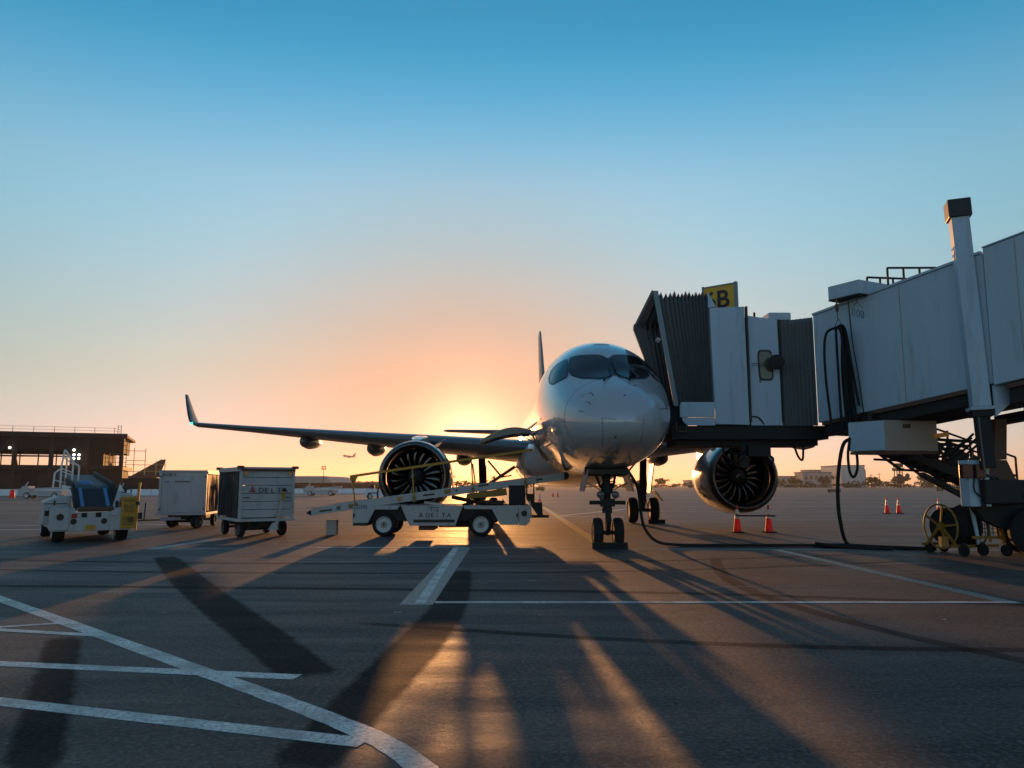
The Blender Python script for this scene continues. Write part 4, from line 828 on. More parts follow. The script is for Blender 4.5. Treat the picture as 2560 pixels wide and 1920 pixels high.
m = MB(); m.bar((-4.5, 24.4, 1.02), (-4.5, 24.4, 1.32), .035); m.bar((-4.5, 24.4, 1.32), (-4.2, 24.4, 1.32), .035); lp('grab_frame', m, 'steel_brown')
lp('number_decal', moved(text_mb('522395', .155, 1.02, .92, .008), Matrix.Translation((-4.88, 23.996, .845))), 'navy')
letters('DELTA', .185, .165, 1.05, Matrix.Translation((-2.66, 23.995, .585)), 'navy', bl, LO)
wa, wb = widget(.17); lp('emblem', moved(wa, Matrix.Translation((-2.80, 23.995, .585))), 'red_mark'); lp('emblem', moved(wb, Matrix.Translation((-2.80, 23.995, .585))), 'navy')
m = moved(text_mb('Tug', .15, 1.1, 1.1), Matrix.Translation((-2.52, 23.995, .77))); lp('maker_plate', m, 'decal_black'); lp('maker_plate', MB().bx(-2.57, -2.24, 23.994, 23.998, .875, .892), 'decal_black')

# baggage carts (local: front faces -y)
def bag_cart(label, loc, rz, planked, number, bar_up):
    t = thing('baggage_cart', label, 'baggage cart', loc, rz, 'baggage carts in line')
    W_, L_, Z0, Z1 = .825, 1.375, .57, 2.08
    o = lambda n, mb, m, par=t, **k: obj(n, mb, m, par, **k)
    deck = o('deck', MB().bx(-W_ - .03, W_ + .03, -L_ - .05, L_ + .05, .48, .568), 'gsw', bevel=.01)
    o('chassis_rail', MB().bx(-.5, -.38, -1.2, 1.2, .32, .478), 'steel_dark', deck); o('chassis_rail', MB().bx(.38, .5, -1.2, 1.2, .32, .478), 'steel_dark', deck)
    o('running_gear', MB().bx(-.45, .45, -1.05, -.65, .26, .33), 'steel_dark', deck); o('turntable', MB().cyl((0, -.85, .33), (0, -.85, .47), .34, n=20), 'steel_dark', deck)
    roof = o('roof', MB().bx(-W_ - .02, W_ + .02, -L_ - .02, L_ + .02, 2.05, 2.11), 'gsw', bevel=.01)
    for sx in (-1, 1):
        for sy in (-1, 1):
            o('corner_post', MB().box((sx * (W_ - .04), sy * (L_ - .04), 1.31), (.085, .085, 1.478)), 'gsw')
            if planked: o('corner_cap', MB().box((sx * (W_ + .0), sy * L_, 2.10), (.17, .17, .085)), 'steel_brown', roof)
    for sy in (-1, 1):
        if planked:
            for k in range(6):
                z0 = .60 + k * .241; o('panel_board', MB().box((0, sy * (L_ - .05), z0 + .1135), (1.56, .03, .227)), 'gsw', bevel=.005)
        else: o('end_panel', MB().box((0, sy * (L_ - .045), 1.31), (1.60, .03, 1.47)), 'gsw', bevel=.006)
    if planked: o('header', MB().box((0, -L_ + .02, 2.02), (1.6, .07, .075)), 'steel_brown')
    for sx in (-1, 1):      # hanging side curtains in strips with folds
        for k in range(3):
            a = -L_ + .09 + k * .86; rows = []
            for j in range(13):
                y = a + .86 * j / 12; f_ = sx * (W_ - .03 + .02 * math.sin(j * 1.9 + k * 2) + .012 * math.sin(j * 4.3))
                rows.append([(f_, y, .60), (f_ * (1 - .015 * math.sin(j)), y, 1.0), (f_ * (1 + .012 * math.sin(j * 2.2)), y, 1.5), (sx * (W_ - .03), y, 2.0)])
            o('curtain', MB().loft(rows, closed=False), 'curtain', smooth=60)
        o('side_header', MB().bx(sx * W_ - .035, sx * W_ + .035, -L_ + .06, L_ - .06, 1.98, 2.048), 'gsw')
    st_ = R(-38) if not bar_up else R(8)
    for sy in (-.85, .95):
        ax_ = (math.cos(st_), math.sin(st_), 0) if sy < 0 else (1, 0, 0)
        for sx in (-1, 1):
            c = (sx * .66 * ax_[0], sy + sx * .66 * ax_[1], .245); road_wheel(t, c, .245, .16, ax_, rim='dark_metal', bolts=False, n=24)
        o('axle', MB().cyl((-.6 * ax_[0], sy - .6 * ax_[1], .245), (.6 * ax_[0], sy + .6 * ax_[1], .245), .04, n=8), 'steel_dark')
    y = -L_ - .032
    if planked:
        for x in (-.66, .66): o('reflector', MB().cyl((x, y + .005, 1.92), (x, y - .015, 1.92), .055, n=16), 'amber')
        letters('DELTA', .205, .185, 1.05, Matrix.Translation((-.28, y - .002, 1.345)), 'navy', t)
        a, b = widget(.22); o('emblem', moved(a, Matrix.Translation((-.46, y - .002, 1.335))), 'red_mark'); o('emblem', moved(b, Matrix.Translation((-.46, y - .002, 1.335))), 'red_mark')
        o('number_decal', moved(text_mb(number, .13, 1.0, 1.1, .006), Matrix.Translation((-.20, -L_ - .017, 1.99))), 'decal_black')
        for x in (-.72, .50): o('small_lettering', MB().box((x + .1, y - .001, 1.20), (.20, .002, .03)), 'dark_metal')
    else:
        o('number_decal', moved(text_mb(number, .14, 1.05, 1.15, .01), Matrix.Translation((-.70, y - .002, 1.90))), 'decal_black')
        for x in (-.76, .76):
            for z in (.70, 1.88): o('corner_bolt', MB().cyl((x, y + .004, z), (x, y - .01, z), .03, n=10), 'black')
        o('small_lettering', MB().box((-.02, y - .001, 1.70), (.5, .002, .04)), 'dark_metal'); o('small_lettering', MB().box((-.55, y - .001, 1.70), (.16, .002, .04)), 'blue_strip')
    if bar_up:
        m = MB(); m.bar((.28, -1.40, .30), (.42, -1.56, 1.22), .10, .05); tb = o('tow_bar', m, 'gsw'); o('tow_handle', MB().bar((.425, -1.562, 1.12), (.44, -1.575, 1.40), .085, .06), 'yellow', tb); o('tow_eye', MB().cyl((.44, -1.54, 1.42), (.44, -1.61, 1.42), .06, n=12), 'black', tb)
        o('tow_bracket', MB().prism([(.05, .22), (.35, .22), (.30, .44), (.18, .44)], 'y', -1.46, -1.36), 'gsw', tb)
    else:
        d = Vector((-math.cos(R(20)), -math.sin(R(35)), 0)); p0 = Vector((-.25, -1.1, .32))
        m = MB(); m.bar(p0, p0 + d * 1.9, .08, .06); tb = o('tow_bar', m, 'yellow_dull'); m = MB(); m.prism([(-.7, -1.5), (.1, -1.1), (.1, -.8), (-.5, -1.0)], 'z', .30, .42); o('tow_plate', m, 'gsw', tb)
    return t
def front_at(x, y, rz, L_=1.375, W_=.825): # centre of a cart from its front-left ground corner
    c, s_ = math.cos(rz), math.sin(rz); return (x + c * W_ - s_ * L_, y + s_ * W_ + c * L_, 0)
bag_cart('white baggage cart lettered with an airline name, tow bar folded upright', front_at(-8.12, 23.2, R(33)), R(33), True, '113959', True)
bag_cart('plain white-fronted baggage cart behind the lettered one, tow bar lowered', front_at(-12.85, 28.3, R(10)), R(10), False, 'BC812', False)

# second belt loader, seen end-on at the left
v2 = thing('belt_loader', 'white and yellow belt loader seen end-on at the far left', 'belt loader', (-12.42, 21.1, 0), R(36))
o = lambda n, mb, m, par=None, **k: obj(n, mb, m, par or v2, **k)
body = o('front_body', MB().prism([(0.0, .31), (2.0, .31), (2.0, .38), (2.0, .95), (1.62, .95), (1.62, .80), (.55, .80), (.55, .93), (0, .93)], 'y', 0, .55), 'gsw', bevel=.015)
o('corner_block', MB().bx(-.02, .42, -.03, .6, .33, .955), 'gsw', body, bevel=.03)
for x, z, r_ in ((.19, .70, .085), (.52, .57, .075), (1.27, .57, .075)):
    y = -.032 if x < .4 else -.002
    h_ = o('lamp_recess', MB().lathe([(0, .001), (0, r_ * .85), (-.01, r_), (.01, r_ * 1.12)], (x, y, z), (0, 1, 0), 20), 'black', body)
o('tow_plate', MB().bx(.82, 1.06, -.02, -.002, .34, .47), 'yellow', body)
o('red_marker', MB().bx(.46, .60, -.012, -.002, .66, .79), 'red_mark', body)
for x in (.70, 1.05): o('notch', MB().bx(x, x + .14, -.008, .0, .68, .81), 'steel_dark', body)
o('chassis', MB().bx(.1, 1.95, .56, 4.6, .33, .72), 'gsw', bevel=.02)
for x in (.22, 1.80):
    for y in (.55, 3.6): road_wheel(v2, (x, y, .31), .31, .30, (1, 0, 0))
bm2 = MB(); bm2.loft([[(.60, y, z), (1.52, y, z), (1.52, y, z + .05), (.60, y, z + .05)] for y, z in ((.10, .93), (.9, 1.42), (1.2, 1.50), (4.8, 1.86))]); bm2 = o('conveyor_belt', bm2, 'belt')
for x in (.72, 1.36):
    m = MB(); m.loft([[(x - .045, y, z), (x + .045, y, z), (x + .045, y, z + .02), (x - .045, y, z + .02)] for y, z in ((.10, .982), (.9, 1.472))]); o('belt_guide', m, 'blue_strip', bm2)
for x, c_ in ((.55, 'steel_dark'), (1.58, 'steel_dark')):
    m = MB(); m.loft([[(x - .04, y, z - .06), (x + .04, y, z - .06), (x + .04, y, z + .14), (x - .04, y, z + .14)] for y, z in ((.05, .93), (.9, 1.44), (1.2, 1.52), (4.8, 1.88))]); o('boom_rail', m, c_)
o('end_roller', MB().cyl((.62, .08, .90), (1.5, .08, .90), .07, n=14), 'steel_brown', smooth=40)
m = MB(); m.loft([[(1.40, -.04, .72), (1.60, -.04, .72), (1.60, .06, .72), (1.40, .06, .72)], [(1.50, .1, 1.05), (1.66, .1, 1.05), (1.66, .22, 1.05), (1.50, .22, 1.05)], [(1.62, .3, 1.42), (1.74, .3, 1.42), (1.74, .4, 1.42), (1.62, .4, 1.42)]]); o('side_arm', m, 'gsw', bevel=.02)
o('arm_tip', MB().prism([(1.62, 1.40), (1.80, 1.36), (1.66, 1.60)], 'y', .3, .36), 'cone_white')
o('arm_tip', MB().prism([(.28, 1.42), (.56, 1.50), (.28, 1.58)], 'y', .9, .95), 'cone_white')
con = o('driver_console', MB().bx(1.64, 2.0, .25, .9, .95, 1.34), 'gsw', bevel=.03)
o('tool_box', MB().bx(1.68, 2.06, -.06, .24, .36, 1.24), 'yellow', bevel=.015)
for z0, z1, x0, x1 in ((1.10, 1.17, 1.72, 2.02), (.80, 1.02, 1.74, 2.0), (.44, .68, 1.72, 2.02)): o('box_panel', MB().bx(x0, x1, -.078, -.062, z0, z1), 'yellow_dull', bevel=.005)
o('box_lamp', MB().lathe([(0, .001), (0, .07), (-.01, .08)], (1.92, -.08, .60), (0, 1, 0), 18), 'steel_brown')
sw2 = MB(); sw2.tube([(1.84 + .17 * math.cos(t), .55 + .08 * math.sin(t), 1.42 + .16 * math.sin(t)) for t in [2 * math.pi * k / 24 for k in range(25)]], .018, 7); sw2.cyl((1.84, .56, 1.42), (1.84, .75, 1.25), .025, n=8); o('steering_wheel', sw2, 'black', con, smooth=60)
m = MB(); m.cyl((1.84, .55, 1.42), (1.70, .52, 1.46), .014, n=6); m.cyl((1.84, .55, 1.42), (1.98, .52, 1.46), .014, n=6); m.cyl((1.84, .55, 1.42), (1.84, .5, 1.28), .014, n=6); o('wheel_spokes', m, 'black', con)
o('seat', MB().box((1.80, 1.25, 1.30), (.42, .12, .44), rx=R(-10)), 'black', bevel=.05); o('seat', MB().box((1.80, 1.02, 1.05), (.42, .42, .12)), 'black', bevel=.04)
o('bottle', MB().tube([(1.66, .3, 1.36), (1.70, .3, 1.50), (1.76, .28, 1.62)], .012, 5), 'cone_white')
pole = o('grab_pole', MB().tube(smooth_pts([(2.07, -.03, .30), (2.09, -.03, .9), (2.12, -.02, 1.55), (2.14, .02, 1.62), (2.16, .08, 1.55)]), .032, 8), 'yellow', smooth=60)
o('pole_clamp', MB().box((2.09, -.03, 1.05), (.10, .09, .10)), 'black', pole)
o('step_frame', MB().tube([(2.15, .05, .55), (2.30, .05, .55), (2.32, .05, 1.05), (2.30, .05, 1.06)], .018, 6), 'black', pole)
m = MB(); m.bx(2.14, 2.24, .0, .06, .60, .78); o('step_plate', m, 'steel_dark', pole)
sb_ = o('side_cabinet', MB().prism([(-.16, .48), (.50, .48), (.50, 1.26), (.20, 1.26), (-.16, 1.10)], 'y', .66, 1.7), 'gsw', bevel=.02)
o('cabinet_lid', MB().prism([(-.165, 1.04), (.40, 1.04), (.40, 1.06), (-.165, 1.06)], 'y', .645, .658), 'black', sb_); o('cabinet_latch', MB().bx(.08, .12, .64, .655, 1.0, 1.14), 'black', sb_); o('cabinet_vent', MB().bx(-.12, .0, .645, .658, .72, .86), 'steel_dark', sb_)
hr2 = [[(.36, 2.2, 1.5), (.36, 2.2, 2.16), (.42, 2.2, 2.62), (.66, 2.2, 2.30), (.66, 2.2, 1.5)], [(.52, 2.5, 1.5), (.52, 2.5, 2.5), (.70, 2.5, 2.24), (.86, 2.5, 2.14), (.86, 2.5, 1.5)], [(.16, 2.0, 1.5), (.18, 2.0, 1.92), (.34, 2.0, 2.06), (.34, 2.0, 1.5)]]
for pts in hr2:
    m = MB()
    for a, b in zip(pts, pts[1:]): m.bar(a, b, .045)
    o('folding_handrail', m, 'cone_white')
for a, b in (((.36, 2.2, 2.06), (.66, 2.2, 1.94)), ((.36, 2.2, 1.98), (.66, 2.2, 1.86)), ((.16, 2.0, 1.72), (.5, 2.1, 1.62)), ((.36, 2.2, 2.42), (.66, 2.2, 2.18))): o('rail_rung', MB().bar(a, b, .03), 'cone_white')
o('operator_cover', MB().lathe([(0, .20), (.08, .19), (.15, .12), (.17, .001)], (.95, 1.7, 1.55), (0, 0, 1), 18), 'blue_strip', smooth=60)

# hose reel trolley by the bridge bogie
RO = (10.2, 17.95, 0); rc = thing('hose_reel_trolley', 'black hose reel on a yellow-framed caster trolley beside the bridge wheels', 'hose reel', RO)
rp = lambda n, mb, m, par=None, **k: obj(n, mb, m, par or rc, off=RO, **k)
A = Vector((.96, .24, 0)).normalized(); B_ = Vector((-.24, .96, 0)).normalized(); c0 = Vector((9.86, 18.02, .62))
rw = rp('reel_wheel', MB().tube([c0 + B_ * (.50 * math.cos(t)) + Vector((0, 0, .50 * math.sin(t))) for t in [2 * math.pi * k / 40 for k in range(41)]], .022, 7), 'yellow_dull', smooth=60)
for k in range(5):
    t = 2 * math.pi * k / 5 + .5; d = B_ * math.cos(t) + Vector((0, 0, math.sin(t))); rp('spoke', MB().bar(c0 + d * .06, c0 + d * .49, .035, .05), 'yellow_dull', rw)
rp('hub', MB().cyl(c0 - A * .03, c0 + A * .06, .09, n=14), 'yellow_dull', rw)
dr = rp('hose_drum', MB().lathe([(.06, .10), (.06, .40), (.10, .42), (.14, .39), (.18, .42), (.22, .39), (.26, .43), (.30, .40), (.34, .43), (.38, .40), (.42, .43), (.46, .41), (.50, .44), (.55, .42), (.60, .44), (.66, .42), (.66, .10)], c0, A, 32), 'rubber', smooth=50)
rp('drum_flange', MB().lathe([(.67, .08), (.67, .50), (.69, .50), (.69, .08)], c0, A, 32), 'steel_dark', dr, smooth=40)
for s_ in (-.42, .42):
    p = c0 + B_ * s_; rp('base_rail', MB().bar((p.x - .12, p.y, .20), (p + A * 1.15) * 1 + Vector((0, 0, .20 - p.z)), .05, .06), 'yellow_dull')
rp('end_plate', MB().box(Vector((c0.x - .16, c0.y - .38, .30)), (.16, .12, .22)), 'yellow_dull')
for s_, x in ((-.42, 0), (.42, 0), (-.42, .72), (.42, .72)):
    p = c0 + B_ * s_ * 0 + A * x + B_ * s_; rp('upright', MB().bar((p.x, p.y, .2), (c0 + A * x) + Vector((0, 0, .05)), .05), 'yellow_dull')
m = MB(); p = c0 + A * .40 - B_ * .52; m.loft([[(p.x - .06, p.y, 1.16), (p.x + .10, p.y, 1.18), (p.x + .10, p.y + .04, 1.18), (p.x - .06, p.y + .04, 1.16)], [(p.x - .02, p.y, .98), (p.x + .06, p.y, .98), (p.x + .06, p.y + .04, .98), (p.x - .02, p.y + .04, .98)], [(p.x + .08, p.y, .22), (p.x + .15, p.y, .22), (p.x + .15, p.y + .04, .22), (p.x + .08, p.y + .04, .22)]]); rp('brake_bracket', m, 'bridge_white')
for x, y in ((9.80, 18.42), (10.22, 18.60), (10.02, 17.42), (10.52, 17.55), (10.98, 17.45)):
    cs = rp('caster_fork', MB().box((x, y, .24), (.06, .10, .10)), 'steel_dark'); rp('caster_wheel', MB().cyl((x - .03, y - .01, .125), (x + .03, y + .01, .125), .125, n=20), 'rubber', cs, smooth=40)
bk_ = MB()
for k in range(6): bk_.cyl((10.55 + k * .09, 17.62, .42), (10.55 + k * .09, 17.62, .85), .006, n=5)
for k in range(6): bk_.cyl((10.55, 17.62, .42 + k * .086), (11.0, 17.62, .42 + k * .086), .006, n=5)
rp('wire_basket', bk_, 'dark_metal', kind='stuff')
for a, b, w in (((10.72, 17.6, .30), (10.68, 17.6, .95), .055), ((11.0, 17.55, .3), (10.86, 17.55, 1.0), .07), ((10.3, 17.55, .40), (10.95, 17.55, .40), .06)): rp('frame_leg', MB().bar(a, b, w), 'yellow_dull')
rp('drum_hose_end', MB().tube(smooth_pts([(10.5, 17.6, .9), (10.62, 17.55, .8), (10.66, 17.55, .5), (10.55, 17.55, .3), (10.4, 17.6, .2)]), .02, 6), 'black')

# hoses on the ground
cbl = obj('ground_power_cable', MB().tube(smooth_pts([(3.05, 20.6, 2.0), (3.30, 20.45, 1.5), (3.36, 20.4, .9), (3.45, 20.35, .45), (3.75, 20.3, .12), (4.3, 20.2, .04), (5.6, 20.05, .04), (7.2, 20.05, .04), (8.4, 19.95, .04), (9.0, 19.5, .04), (9.7, 19.0, .04), (10.1, 18.7, .05)], 8), .04, 8), 'rubber', smooth=60)
tag(cbl, 'thick black cable hanging from the nose and lying across the apron', 'cable')
cbl = obj('air_hose', MB().tube(smooth_pts([(8.5, 19.2, 2.72), (8.30, 19.3, 2.60), (8.20, 19.4, 2.1), (8.16, 19.5, 1.4), (8.22, 19.6, .7), (8.42, 19.75, .12), (8.75, 19.7, .05), (9.3, 19.25, .05), (9.9, 18.85, .05)], 8), .045, 8), 'rubber', smooth=60)
tag(cbl, 'black hose dropping from the bridge air unit to the apron', 'hose')
cbl = obj('hose_loop', MB().tube(smooth_pts([(8.42, 19.22, 2.74), (8.34, 19.2, 2.3), (8.36, 19.2, 1.9), (8.45, 19.2, 1.76), (8.55, 19.2, 1.95), (8.56, 19.2, 2.3), (8.50, 19.2, 2.70)], 8), .035, 8), 'rubber', smooth=60)
tag(cbl, 'black hose loop hanging under the bridge air unit', 'hose')
cbl = obj('ground_hose', MB().tube(smooth_pts([(7.7, 20.0, .03), (7.95, 19.7, .04), (8.35, 19.6, .04), (8.7, 19.85, .05), (8.5, 20.15, .04), (8.0, 20.1, .05), (7.7, 19.85, .10), (8.2, 19.4, .05), (9.2, 18.95, .03)], 8), .04, 8), 'rubber', smooth=60)
tag(cbl, 'coiled black hose lying on the apron below the hanging hose', 'hose')
bxo = obj('carton', MB().box((-5.72, 24.9, .24), (.32, .3, .475)), 'carton', bevel=.006); tag(bxo, 'small pale carton standing on the apron left of the belt loader', 'box')
for i, (x, y, w, lb) in enumerate(((2.42, 19.42, .88, 'black rubber chock in front of the nose wheels'), (5.98, 32.35, .7, 'black rubber chock in front of the right-hand main wheels'))):
    c = obj('wheel_chock', MB().prism([(-.10, 0), (.10, 0), (.07, .10), (.02, .16), (-.02, .16), (-.07, .10)], 'x', -w / 2, w / 2), 'rubber', bevel=.01); c.location = (x, y, 0); tag(c, lb, 'chock', 'wheel chocks')

# traffic cones
def cone(label, loc, group='traffic cones', rz=0, proto=[None]):
    if proto[0]:
        t = copy_tree(proto[0])
    else:
        t = thing('traffic_cone', label, 'traffic cone')
        obj('base', MB().prism(rounded([(-.19, -.19), (.19, -.19), (.19, .19), (-.19, .19)], .12, 2), 'z', 0, .035), 'rubber', t, bevel=.008)
        r_ = lambda z: .135 - (z - .035) / .875 * .11
        obj('cone_body', MB().lathe([(z, r_(z)) for z in (.035, .3, .46)], (0, 0, 0), (0, 0, 1), 24), 'cone_orange', t, smooth=60)
        obj('reflective_collar', MB().lathe([(z, r_(z) + .001) for z in (.46, .56)], (0, 0, 0), (0, 0, 1), 24), 'cone_white', t, smooth=60)
        obj('cone_body', MB().lathe([(z, r_(z)) for z in (.56, .61)], (0, 0, 0), (0, 0, 1), 24), 'cone_orange', t, smooth=60)
        obj('reflective_collar', MB().lathe([(z, r_(z) + .001) for z in (.61, .76)], (0, 0, 0), (0, 0, 1), 24), 'cone_white', t, smooth=60)
        obj('cone_tip', MB().lathe([(.76, r_(.76)), (.905, .027), (.91, .02)], (0, 0, 0), (0, 0, 1), 24, cap=True), 'cone_orange', t, smooth=40)
        proto[0] = t
    t.location = loc; t.rotation_euler = (0, 0, rz); t['label'] = label; t['group'] = group
    return t
for lb, x, y, rz in (('red traffic cone below the right engine, nearest the fuselage', 7.54, 26.18, 0), ('red traffic cone below the right engine, outer of the pair', 8.60, 26.2, .2),
                     ('left one of two red traffic cones standing close together beyond the bridge hose', 20.95, 43.6, .3), ('right one of two red traffic cones standing close together beyond the bridge hose', 21.65, 43.7, .1),
                     ('red traffic cone showing behind the yellow hose reel wheel', 21.6, 39.5, .4), ('red traffic cone seen between the bridge bogie and its big tyre', 23.56, 36.8, .1),
                     ('red traffic cone seen through the trolley wire basket, left', 20.6, 35.5, .2), ('red traffic cone seen through the trolley wire basket, right', 21.7, 35.1, .6),
                     ('small distant cone between belt loader and nose gear, the nearer single one', 2.25, 63, 0), ('left of two tiny distant cones under the airliner belly', 5.9, 112, 0), ('right of two tiny distant cones under the airliner belly', 6.6, 112, 0)):
    cone(lb, (x, y, 0), rz=rz)
cb_ = obj('cone_bar', MB().cyl((7.44, 26.05, .56), (8.78, 26.06, .55), .028, n=8), 'dark_metal'); tag(cb_, 'grey bar laid between the two cones below the right engine', 'barrier bar')

# ------------------------------------------------------------------ background
# terminal under construction (local: x along the facade to the left = negative, y back)
TO = (-75.5, 151, 0); tb = thing('terminal_building', 'dark steel-framed terminal under construction at the far left', 'building', TO, R(22))
o = lambda n, mb, m, par=None, **k: obj(n, mb, m, par or tb, **k)
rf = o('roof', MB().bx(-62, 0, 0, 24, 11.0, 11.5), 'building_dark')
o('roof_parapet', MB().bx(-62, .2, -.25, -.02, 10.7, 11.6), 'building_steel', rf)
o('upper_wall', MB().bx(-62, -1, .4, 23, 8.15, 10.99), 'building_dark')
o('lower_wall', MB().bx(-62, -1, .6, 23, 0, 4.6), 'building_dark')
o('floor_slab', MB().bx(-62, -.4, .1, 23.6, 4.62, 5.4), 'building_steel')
o('transom', MB().bx(-62, -5, .5, .9, 6.95, 7.25), 'building_steel')
for k in range(11): o('column', MB().bx(-61 + k * 6, -60.3 + k * 6, .3, 1.1, 0, 10.9), 'building_steel')
for k in range(20): o('mullion', MB().bx(-60.0 + k * 3, -59.8 + k * 3, 1.5, 1.7, 5.42, 8.1), 'building_steel')
for x0 in (-22.5, -18.0):
    o('brace', MB().bar((x0, .2, 5.3), (x0 + (3.2 if x0 < -20 else -1.2), .2, 10.6), .3), 'building_steel')
for x0 in (-3.8, ): o('end_wall', MB().bx(-9.5, -3.8, .5, 23, 5.42, 8.14), 'building_dark')
for k in range(7): o('scaffold_post', MB().bx(-3.4 + k * .6, -3.3 + k * .6, -.6, -.5, 5.0, 10.6), 'building_steel')
for k in range(7): o('scaffold_ledger', MB().bx(-3.5, .4, -.62, -.5, 5.2 + k * .8, 5.3 + k * .8), 'building_steel')
for x, h in ((1.6, 8.9), (3.6, 8.9), (5.6, 6.4), (7.2, 6.4)): o('scaffold_post', MB().bx(x - .06, x + .06, -.2, -.08, 3.6, h), 'scaffold')
for z, x1 in ((8.3, 3.7), (6.4, 3.7), (5.6, 7.4), (4.3, 7.4)): o('scaffold_ledger', MB().bx(.1, x1, -.2, -.08, z - .05, z + .05), 'scaffold')
o('annex', MB().bx(-.9, 11, 1, 14, 0, 3.0), 'building_dark')
for k in range(18): o('roof_rail_post', MB().bx(-60 + k * 3.4, -59.92 + k * 3.4, .1, .18, 11.5, 12.7), 'building_steel', rf)
for z in (12.1, 12.65): o('roof_rail', MB().bx(-60, -1.5, .1, .15, z - .025, z + .025), 'building_steel', rf)
ld = MB()
for x in (-1.55, -.95): ld.bx(x - .04, x + .04, -.1, 0, 11.5, 13.2)
for k in range(5): ld.bx(-1.55, -.95, -.1, 0, 11.7 + k * .35, 11.76 + k * .35)
o('roof_ladder', ld, 'building_steel', rf)
for x, z in ((-19.3, 8.55), (-8.8, 8.3), (-8.75, 7.4), (-7.9, 7.4), (-8.75, 6.7), (-7.9, 6.7)): o('floodlight', MB().lathe([(0, .001), (0, .22), (.15, .15)], (x, -.3, z), (0, 1, 0), 12), 'lamp_lit')
for k in range(9): o('ground_floor_bay', MB().bx(-58 + k * 6.2, -54.5 + k * 6.2, .55, .59, .8, 3.6), 'building_steel')
# parked jet behind, only its tail clear of the annex
pj = thing('parked_jet', 'brown-tailed jet parked beyond the terminal at the left', 'airplane', (-88, 190, 0))
o = lambda n, mb, m, par=None, **k: obj(n, mb, m, par or pj, **k)
o('fuselage', MB().lathe([(0, .2), (1.5, .8), (6, 1.35), (14, 1.4), (22, 1.4), (23, 1.2), (24.5, .1)], (3, 0, 2.6), (-1, 0, .0), 20, cap=True), 'tail_brown', smooth=50)
m = MB(); m.loft([[(-6.0, -.15, 3.5), (1.6, -.12, 3.5), (1.6, .12, 3.5), (-6.0, .15, 3.5)], [(1.9, -.07, 7.9), (3.1, -.05, 7.9), (3.1, .05, 7.9), (1.9, .07, 7.9)]]); o('vertical_fin', m, 'tail_brown')
m = MB(); m.loft([[(-6, y, 2.1), (-2, y, 2.1), (-2, y, 2.3), (-6, y, 2.3)] for y in (-8, 8)]); o('wing', m, 'tail_brown')
# white water-filled barriers in a row
def barrier(label, loc, rz, proto=[None]):
    if proto[0] is None:
        proto[0] = obj('road_barrier', MB().prism([(-.3, 0), (.3, 0), (.28, .3), (.12, .5), (.09, 1.0), (-.09, 1.0), (-.12, .5), (-.28, .3)], 'x', -.99, .99), 'barrier_white', bevel=.03); b = proto[0]
    else: b = proto[0].copy(); col.objects.link(b)
    b.location = loc; b.rotation_euler = (0, 0, rz); tag(b, label, 'barrier', 'barriers along the construction site' if loc[1] < 130 else 'barriers before the hangar'); return b
for k in range(20): barrier('white plastic barrier in the row along the construction site', (-92 + k * 2.05, 119 + k * .12, 0), R(3))
for k in range(8): barrier('white plastic barrier in the row before the distant hangar', (-42 + k * 2.05, 150, 0), 0)
bd = obj('traffic_drum', MB().lathe([(0, .38), (.1, .38), (.12, .32), (.9, .27), (1.0, .2)], (-64.2, 100, 0), (0, 0, 1), 18, cap=True), 'cone_orange', smooth=40); tag(bd, 'orange plastic drum standing before the white barriers at the far left', 'traffic drum')
# two distant belt loaders and a distant tug
def far_loader(label, loc, rz):
    t = thing('belt_loader', label, 'belt loader', loc, rz, 'distant belt loaders'); o = lambda n, mb, m, par=t, **k: obj(n, mb, m, par, **k)
    o('chassis', MB().bx(-2.6, 2.4, -.8, .8, .4, .95), 'gsw'); o('cab', MB().prism([(-2.6, .96), (-1.4, .96), (-1.5, 1.5), (-2.2, 1.5)], 'y', -.7, .7), 'gsw')
    o('boom', MB().bar((-2.9, 0, 1.05), (3.2, 0, 1.35), .9, .2), 'gsw'); o('windscreen_post', MB().bar((-1.9, -.6, 1.5), (-1.6, -.6, 2.0), .08), 'cone_white')
    for x in (-1.6, 1.6):
        for y in (-.72, .72): road_wheel(t, (x, y, .38), .38, .25, bolts=False, n=18)
far_loader('distant white belt loader parked before the barriers at the far left', (-56.5, 94, 0), R(4))
far_loader('distant white belt loader parked before the long hangar', (-29.6, 121, 0), R(-3))
t = thing('baggage_tug', 'pale blue baggage tug half hidden behind the left engine', 'tug', (-15.5, 90, 0), R(8)); o = lambda n, mb, m, par=t, **k: obj(n, mb, m, par, **k)
o('body', MB().prism([(-1.4, .3), (1.4, .3), (1.4, .95), (.2, 1.05), (.0, 1.2), (-1.4, 1.2)], 'y', -.7, .7), 'barrier_white', bevel=.05); o('canopy', MB().bx(-1.2, .4, -.7, .7, 1.95, 2.02), 'steel_dark')
for x in (-1.1, .3):
    for y in (-.65, .65): o('canopy_post', MB().bx(x - .03, x + .03, y - .03, y + .03, 1.1, 1.95), 'black')
o('seat', MB().bx(-.9, -.4, -.5, .5, 1.1, 1.6), 'black')
for x in (-.9, .95):
    for y in (-.65, .65): road_wheel(t, (x, y, .33), .33, .22, bolts=False, n=18)
